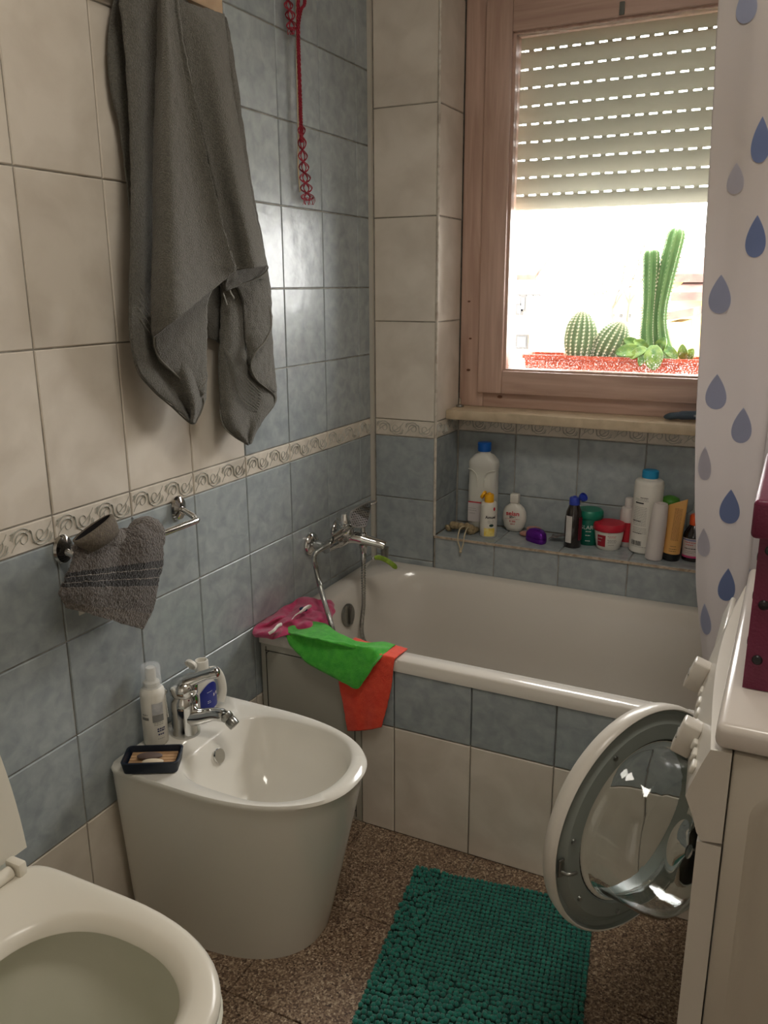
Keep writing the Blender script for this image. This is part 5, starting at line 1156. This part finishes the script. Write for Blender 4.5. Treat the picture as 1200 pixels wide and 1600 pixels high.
# ================================================================== BATH MAT
mt = thing('bath_mat', 'teal chenille bath mat on the brown floor in front of the bathtub', 'mat', (.72, -1.1, 0))
A = at(2, .012, 650, 1353); dirw = (at(2, .012, 870, 1398)-A); dirw.z = 0; dirw.normalize(); dirl = V((dirw.y, -dirw.x, 0)); A.z = 0
WM_, LM_ = .415, .66
TEALM = mat('teal_chenille', srgb(22, 104, 92), .9, col2=srgb(34, 124, 108), scale=40, bump=.001, bscale=500, sheen=.3)
MB().loft([[A+dirw*a+dirl*b+V((0, 0, z)) for a, b in ((0, 0), (WM_, 0), (WM_, LM_), (0, LM_))] for z in (.0005, .006)]).build('mat_base', mat('teal_backing', srgb(14, 70, 62), .9), mt, smooth=False)
m = MB(); rnd = random.Random(5); nx_, ny_ = 40, 56
ico = bmesh.new(); bmesh.ops.create_icosphere(ico, subdivisions=1, radius=1); iv = [v.co.copy() for v in ico.verts]; ifc = [tuple(v.index for v in f.verts) for f in ico.faces]; ico.free()
from mathutils import noise as _nz
for i in range(nx_):
    for j in range(ny_):
        far = j < 26 and i > 6; jit = .0008 if far else .0028
        a = WM_*(i+.5)/nx_+rnd.uniform(-jit, jit); b_ = LM_*(j+.5)/ny_+rnd.uniform(-jit, jit)
        hh = .010+.003*_nz.noise(V((a*14, b_*14, 0)))+(0 if far else rnd.uniform(-.001, .003)); s = .0056 if far else rnd.uniform(.0052, .0068)
        c = A+dirw*a+dirl*b_; rz_ = rnd.uniform(0, pi); e_ = rnd.uniform(1, 1.35)
        m.add([V((c.x+(v.x*cos(rz_)*e_-v.y*sin(rz_))*s, c.y+(v.x*sin(rz_)*e_+v.y*cos(rz_))*s, hh+v.z*s*1.1)) for v in iv], ifc)
tag(m.build('chenille_pile', TEALM, mt, auto=0), kind='stuff')

# ================================================================== PLANTER
TER = mat('terracotta_plastic', srgb(172, 74, 50), .55, col2=srgb(186, 86, 60), scale=30)
pl = thing('planter', 'long terracotta plastic planter tray on the outer window sill', 'planter', (.66, .40, 1.067))
tr_ = lambda i, z: [V(p) for p in rr(.385+i, .960-i, .335+i, .445-i, .018, z, n=5)]
MB().loft([tr_(.006, 1.068), tr_(.003, 1.070), tr_(-.002, 1.118), tr_(-.008, 1.120), tr_(-.008, 1.132), tr_(-.002, 1.132), tr_(.001, 1.100)], caps=(True, True)).build('planter_tray', TER, pl, auto=40)
MB().loft([tr_(.0, 1.101), tr_(.003, 1.112)], caps=(True, True)).build('soil', mat('soil', srgb(104, 74, 52), .95, bump=.004, bscale=120), pl)
CG = mat('cactus_green', srgb(104, 142, 88), .5, col2=srgb(88, 128, 78), scale=20); SPN = mat('cactus_spine', srgb(236, 234, 210), .6)
def columnar(name, label, pts, r, ribs=8):
    base = V(pts[0]); t = thing(name, label, 'cactus', base, 'cacti in the planter')
    n_ = 44; q = curve(pts, n_); rings = []; sp = MB(); nn = ribs*8
    for i, p in enumerate(q):
        tt_ = i/(n_-1); rr_ = r*(1 if tt_ < .93 else math.sqrt(max(.01, 1-((tt_-.93)/.07)**2)))*(.92+.08*sin(tt_*9)); tan = (q[min(i+1, n_-1)]-q[max(i-1, 0)]).normalized(); u = V((0, 1, 0)).cross(tan).normalized(); w_ = tan.cross(u)
        rings.append([p+(u*cos(a)+w_*sin(a))*rr_*(1+.16*cos(ribs*a)) for a in [2*pi*k/nn for k in range(nn)]])
        if i % 1 == 0 and 0 < i < n_-1:
            for k in range(ribs):
                a = 2*pi*k/ribs; d_ = u*cos(a)+w_*sin(a); o_ = p+d_*rr_*1.15
                for s_ in (-1, 0, 1):
                    e_ = o_+d_*.006+tan*s_*.004; sp.add([o_+tan*.0014, o_-tan*.0014, o_+w_*.0014, e_], [(0, 1, 3), (1, 2, 3), (2, 0, 3)])
    MB().loft(rings).build('cactus_stem', CG, t, auto=0); tag(sp.build('spines', SPN, t, smooth=False), kind='stuff')
columnar('columnar_cactus', 'shorter left columnar cactus in the terracotta planter', [(.775, .39, 1.105), (.760, .39, 1.20), (.758, .39, 1.32), (.752, .39, 1.452)], .0215)
columnar('columnar_cactus', 'tallest columnar cactus leaning right in the terracotta planter', [(.835, .40, 1.105), (.802, .40, 1.17), (.788, .40, 1.26), (.800, .40, 1.38), (.822, .40, 1.512)], .0235)
def barrel(label, c, rx, rz, ribs=18, tilt=0):
    t = thing('barrel_cactus', label, 'cactus', (c[0], c[1], c[2]-rz), 'cacti in the planter'); n_, m_ = ribs*6, 26; rings = []; sp = MB()
    Mx = Matrix.Translation(c) @ Matrix.Rotation(tilt, 4, 'Y')
    for i in range(1, m_):
        ph = pi*i/m_; rings.append([Mx @ V((rx*sin(ph)*(1+.07*cos(ribs*a+i*.25))*cos(a), rx*sin(ph)*(1+.07*cos(ribs*a+i*.25))*sin(a), rz*cos(ph))) for a in [2*pi*k/n_ for k in range(n_)]])
        for k in range(ribs):
            a = 2*pi*k/ribs-i*.25/ribs; d_ = V((sin(ph)*cos(a), sin(ph)*sin(a), cos(ph))); o_ = V((rx*1.07*d_.x, rx*1.07*d_.y, rz*1.03*d_.z)); tg = V((-sin(a), cos(a), 0)); ug = d_.cross(tg)
            for e in ((1, 0), (-1, 0), (0, 1), (0, -1), (.7, .7), (-.7, -.7)):
                e_ = o_+d_*.007+tg*e[0]*.006+ug*e[1]*.006; sp.add([Mx @ (o_+tg*.0014), Mx @ (o_-tg*.0014), Mx @ (o_+ug*.0014), Mx @ e_], [(0, 1, 3), (1, 2, 3), (2, 0, 3)])
    MB().loft(rings).build('cactus_body', mat('barrel_green', srgb(104, 128, 92), .6), t, auto=0); tag(sp.build('spines', SPN, t, smooth=False), kind='stuff')
barrel('rounded spiny cactus at the left of the terracotta planter', (.555, .385, 1.178), .049, .089)
barrel('rounded spiny cactus leaning right beside the left spiny cactus', (.648, .400, 1.160), .050, .080, tilt=.35)
SUC = mat('succulent_green', srgb(78, 120, 62), .45, col2=srgb(124, 154, 74), scale=40, sub=.0)
su = thing('succulent', 'broad leaved green succulent spilling over the planter front', 'succulent', (.77, .36, 1.11), 'cacti in the planter')
def leaf(base, tip, w, curl=.01):
    b_, t_ = V(base), V(tip); ax = (t_-b_); sd_ = ax.cross(V((0, -1, .4))).normalized(); nm = sd_.cross(ax).normalized(); rows = []
    for i in range(9):
        s_ = i/8; ww = 1.25*w*sin(pi*min(1, s_*.93+.05))**.55; c = b_+ax*s_+nm*curl*sin(pi*s_); rows.append([c+sd_*ww*k+nm*.3*ww*abs(k) for k in (-1, -.5, 0, .5, 1)])
    cloth(rows, 9, 14, 'leaf', SUC, su, thick=.005)
L_ = lambda px, py, y: at(1, y, px, py)
for bs, tp, w_, y_ in [((1005, 548), (962, 552), .017, .335), ((1022, 540), (1022, 578), .022, .325), ((1010, 545), (985, 560), .012, .33), ((1000, 545), (975, 530), .014, .37), ((1012, 545), (990, 533), .012, .36),
                   ((1008, 550), (1000, 572), .010, .325), ((1040, 545), (1058, 560), .012, .34), ((1068, 560), (1066, 538), .012, .37), ((1076, 560), (1084, 545), .012, .38), ((1030, 548), (1040, 528), .014, .38), ((930, 560), (950, 540), .010, .40)]:
    leaf(L_(bs[0], bs[1], y_+.01), L_(tp[0], tp[1], y_-.005), w_)

# ================================================================== OUTSIDE
tag(MB().box(-60, 60, .6, 160, -7.2, -7).build('ground', mat('street', srgb(150, 146, 138), .9), smooth=False), kind='structure')
EXW = mat('far_wall_cream', srgb(176, 164, 140), .9); EXY = mat('far_wall_yellow', srgb(178, 150, 88), .9); EXR = mat('far_roof', srgb(98, 66, 56), .9, col2=srgb(66, 44, 38), scale=3); EXD = mat('far_window_dark', srgb(50, 48, 46), .5)
def O(px, py, Y): return at(1, Y, px, py)
def bld(name, label, Y, x0px, x1px, ytop, D=8, m=EXW, ybase=None):
    a, b_ = O(x0px, ytop, Y), O(x1px, ytop, Y); t = thing(name, label, 'building', ((a.x+b_.x)/2, Y, -7))
    MB().box(a.x, b_.x, Y, Y+D, -7, a.z).build('wall', m, t, smooth=False); return t, a.x, b_.x, a.z
def winb(t, Y, px0, px1, py0, py1, y_off=-.06):
    a, b_ = O(px0, py1, Y), O(px1, py0, Y); f = MB().box(a.x, b_.x, Y+y_off, Y, a.z, b_.z).build('window', EXD, t, smooth=False)
    MB().box(a.x+.06, b_.x-.06, Y+y_off-.02, Y+y_off, a.z+.06, b_.z-.06).build('pane', mat('far_glass', srgb(60, 62, 64), .5), f, smooth=False)
def balcony(t, Y, px0, px1, py, d=1.1):
    a, b_ = O(px0, py, Y-d), O(px1, py, Y-d); s_ = MB().box(a.x, b_.x, Y-d, Y, a.z-.12, a.z).build('balcony_slab', EXW, t, smooth=False)
    m = MB(); n_ = max(4, int((b_.x-a.x)/.22))
    for k in range(n_+1): x = a.x+(b_.x-a.x)*k/n_; m.box(x-.015, x+.015, Y-d, Y-d+.03, a.z, a.z+.9)
    m.box(a.x, b_.x, Y-d, Y-d+.04, a.z+.88, a.z+.94); m.build('railing', EXD, s_, smooth=False)
def gable(t, Y, D, pxl, pyl, pxr, pyr, pxm, pym, m=EXR, over=.4):
    l_, r_, k_ = O(pxl, pyl, Y), O(pxr, pyr, Y), O(pxm, pym, Y); a, b_, c = [V((p.x, Y-over, p.z)) for p in (l_, r_, k_)]; dy = V((0, D+over*2, 0)); th = V((0, 0, .22))
    mb = MB(); mb.add([a, c, c+dy, a+dy, a+th, c+th, c+dy+th, a+dy+th], [(0, 1, 2, 3), (7, 6, 5, 4), (0, 4, 5, 1), (1, 5, 6, 2), (2, 6, 7, 3), (3, 7, 4, 0)])
    mb.add([b_, c, c+dy, b_+dy, b_+th, c+th, c+dy+th, b_+dy+th], [(0, 1, 2, 3), (7, 6, 5, 4), (0, 4, 5, 1), (1, 5, 6, 2), (2, 6, 7, 3), (3, 7, 4, 0)]); mb.build('roof', m, t, smooth=False)
    MB().loft([[V((l_.x+.3, y_, l_.z)), V((r_.x-.3, y_, r_.z)), V((c.x, y_, c.z))] for y_ in (Y+.01, Y+D-.01)]).build('gable_wall', EXW, t, smooth=False)
def slab(t, Y, r0, r1, ry, e0, e1, ey, dy, m=EXR):
    q = [O(e0, ey, Y-.3), O(e1, ey, Y-.3), O(r1, ry, Y-.3+dy), O(r0, ry, Y-.3+dy)]
    MB().loft([q, [v+V((0, .05, .16)) for v in q]]).build('roof', m, t, smooth=False)
t, a, b_, z = bld('apartment_building', 'cream house with tiled roof and balconies at the left beyond the window', 26, 760, 836, 436)
slab(t, 26, 720, 868, 393, 700, 836, 437, 3.2)
MB().loft([[O(868, 396, y_), O(836, 440, y_), O(836, 462, y_), O(903, 462, y_)] for y_ in (26.0, 26.3)]).build('gable_wall', mat('far_wall_pale', srgb(178, 170, 138), .9), t, smooth=False)
for q in [(806, 826, 523, 545), (812, 824, 462, 486), (806, 818, 474, 492)]: winb(t, 26, *q)
balcony(t, 26, 800, 842, 505)
t, a, b_, z = bld('apartment_building', 'lower cream house with a balcony and flat awning beyond the left spiny cactus', 38, 838, 902, 462)
MB().loft([[V((a-.4, y_, z)), V((b_+.4, y_, z)), V((b_+.4, y_, z+.15)), V((a-.4, y_, z+.15))] for y_ in (37, 42)]).build('roof', EXR, t, smooth=False)
for q in [(840, 848, 525, 545), (868, 874, 520, 534), (884, 893, 518, 536), (868, 874, 468, 482), (841, 850, 468, 476)]: winb(t, 38, *q)
balcony(t, 38, 838, 862, 500)
t, a, b_, z = bld('long_building', 'long low building with a pale roof in the far distance', 70, 880, 1000, 486)
MB().loft([[V((a-.5, y_, z)), V((b_+.5, y_, z)), V((b_-1, y_+3, z+1.3)), V((a+1, y_+3, z+1.3))] for y_ in (69.5, 70)]).build('roof', EXR, t, smooth=False)
for k in range(8): winb(t, 70, 890+k*13, 895+k*13, 491, 496)
t, a, b_, z = bld('yellow_house', 'yellow house with a reddish tiled roof at the right beyond the cacti', 16, 1050, 1200, 438, m=EXY)
slab(t, 16, 1060, 1240, 413, 1048, 1250, 441, 2.0); slab(t, 15.6, 1066, 1240, 454, 1048, 1250, 470, .5)
winb(t, 16, 1052, 1062, 515, 530)
t2, a, b_, z = bld('yellow_annex', 'small yellow annex with sloping tiled roof edge beside the yellow house', 14, 1046, 1066, 503, D=1.5, m=EXY)
MB().loft([[V((a-.2, y_, z)), V((b_+.2, y_, z+.12)), V((b_+.2, y_, z+.26)), V((a-.2, y_, z+.14))] for y_ in (13.8, 15.4)]).build('roof', EXR, t2, smooth=False)
def shrub(label, px, py, Y, h, seed):
    rn = random.Random(seed); c = O(px, py, Y); t = thing('bare_tree', label, 'tree', (c.x, Y, -7)); m = MB()
    def br(p, d, l, r, k):
        e_ = p+d*l; m.tube([p, p.lerp(e_, .5)+V((rn.uniform(-.04, .04)*l, 0, 0)), e_], [r, r*.8, r*.6], 5)
        if k: 
            for _ in range(3): br(e_, (d+V((rn.uniform(-.7, .7), rn.uniform(-.5, .5), rn.uniform(-.1, .5)))).normalized(), l*.7, r*.6, k-1)
    tr = MB().tube([(c.x, Y, -7), (c.x, Y, c.z-h*.5)], [.3, .18], 8).build('trunk', mat('bark', srgb(84, 76, 64), .9), t)
    br(V((c.x, Y, c.z-h*.5)), V((0, 0, 1)), h*.34, .09, 5); tag(m.build('branches', mat('twigs', srgb(84, 76, 64), .9), t), kind='stuff')
shrub('bare leafless tree in front of the long far building', 985, 450, 45, 5.0, 1)
shrub('smaller bare tree standing left of the yellow house', 958, 465, 52, 4.0, 2)
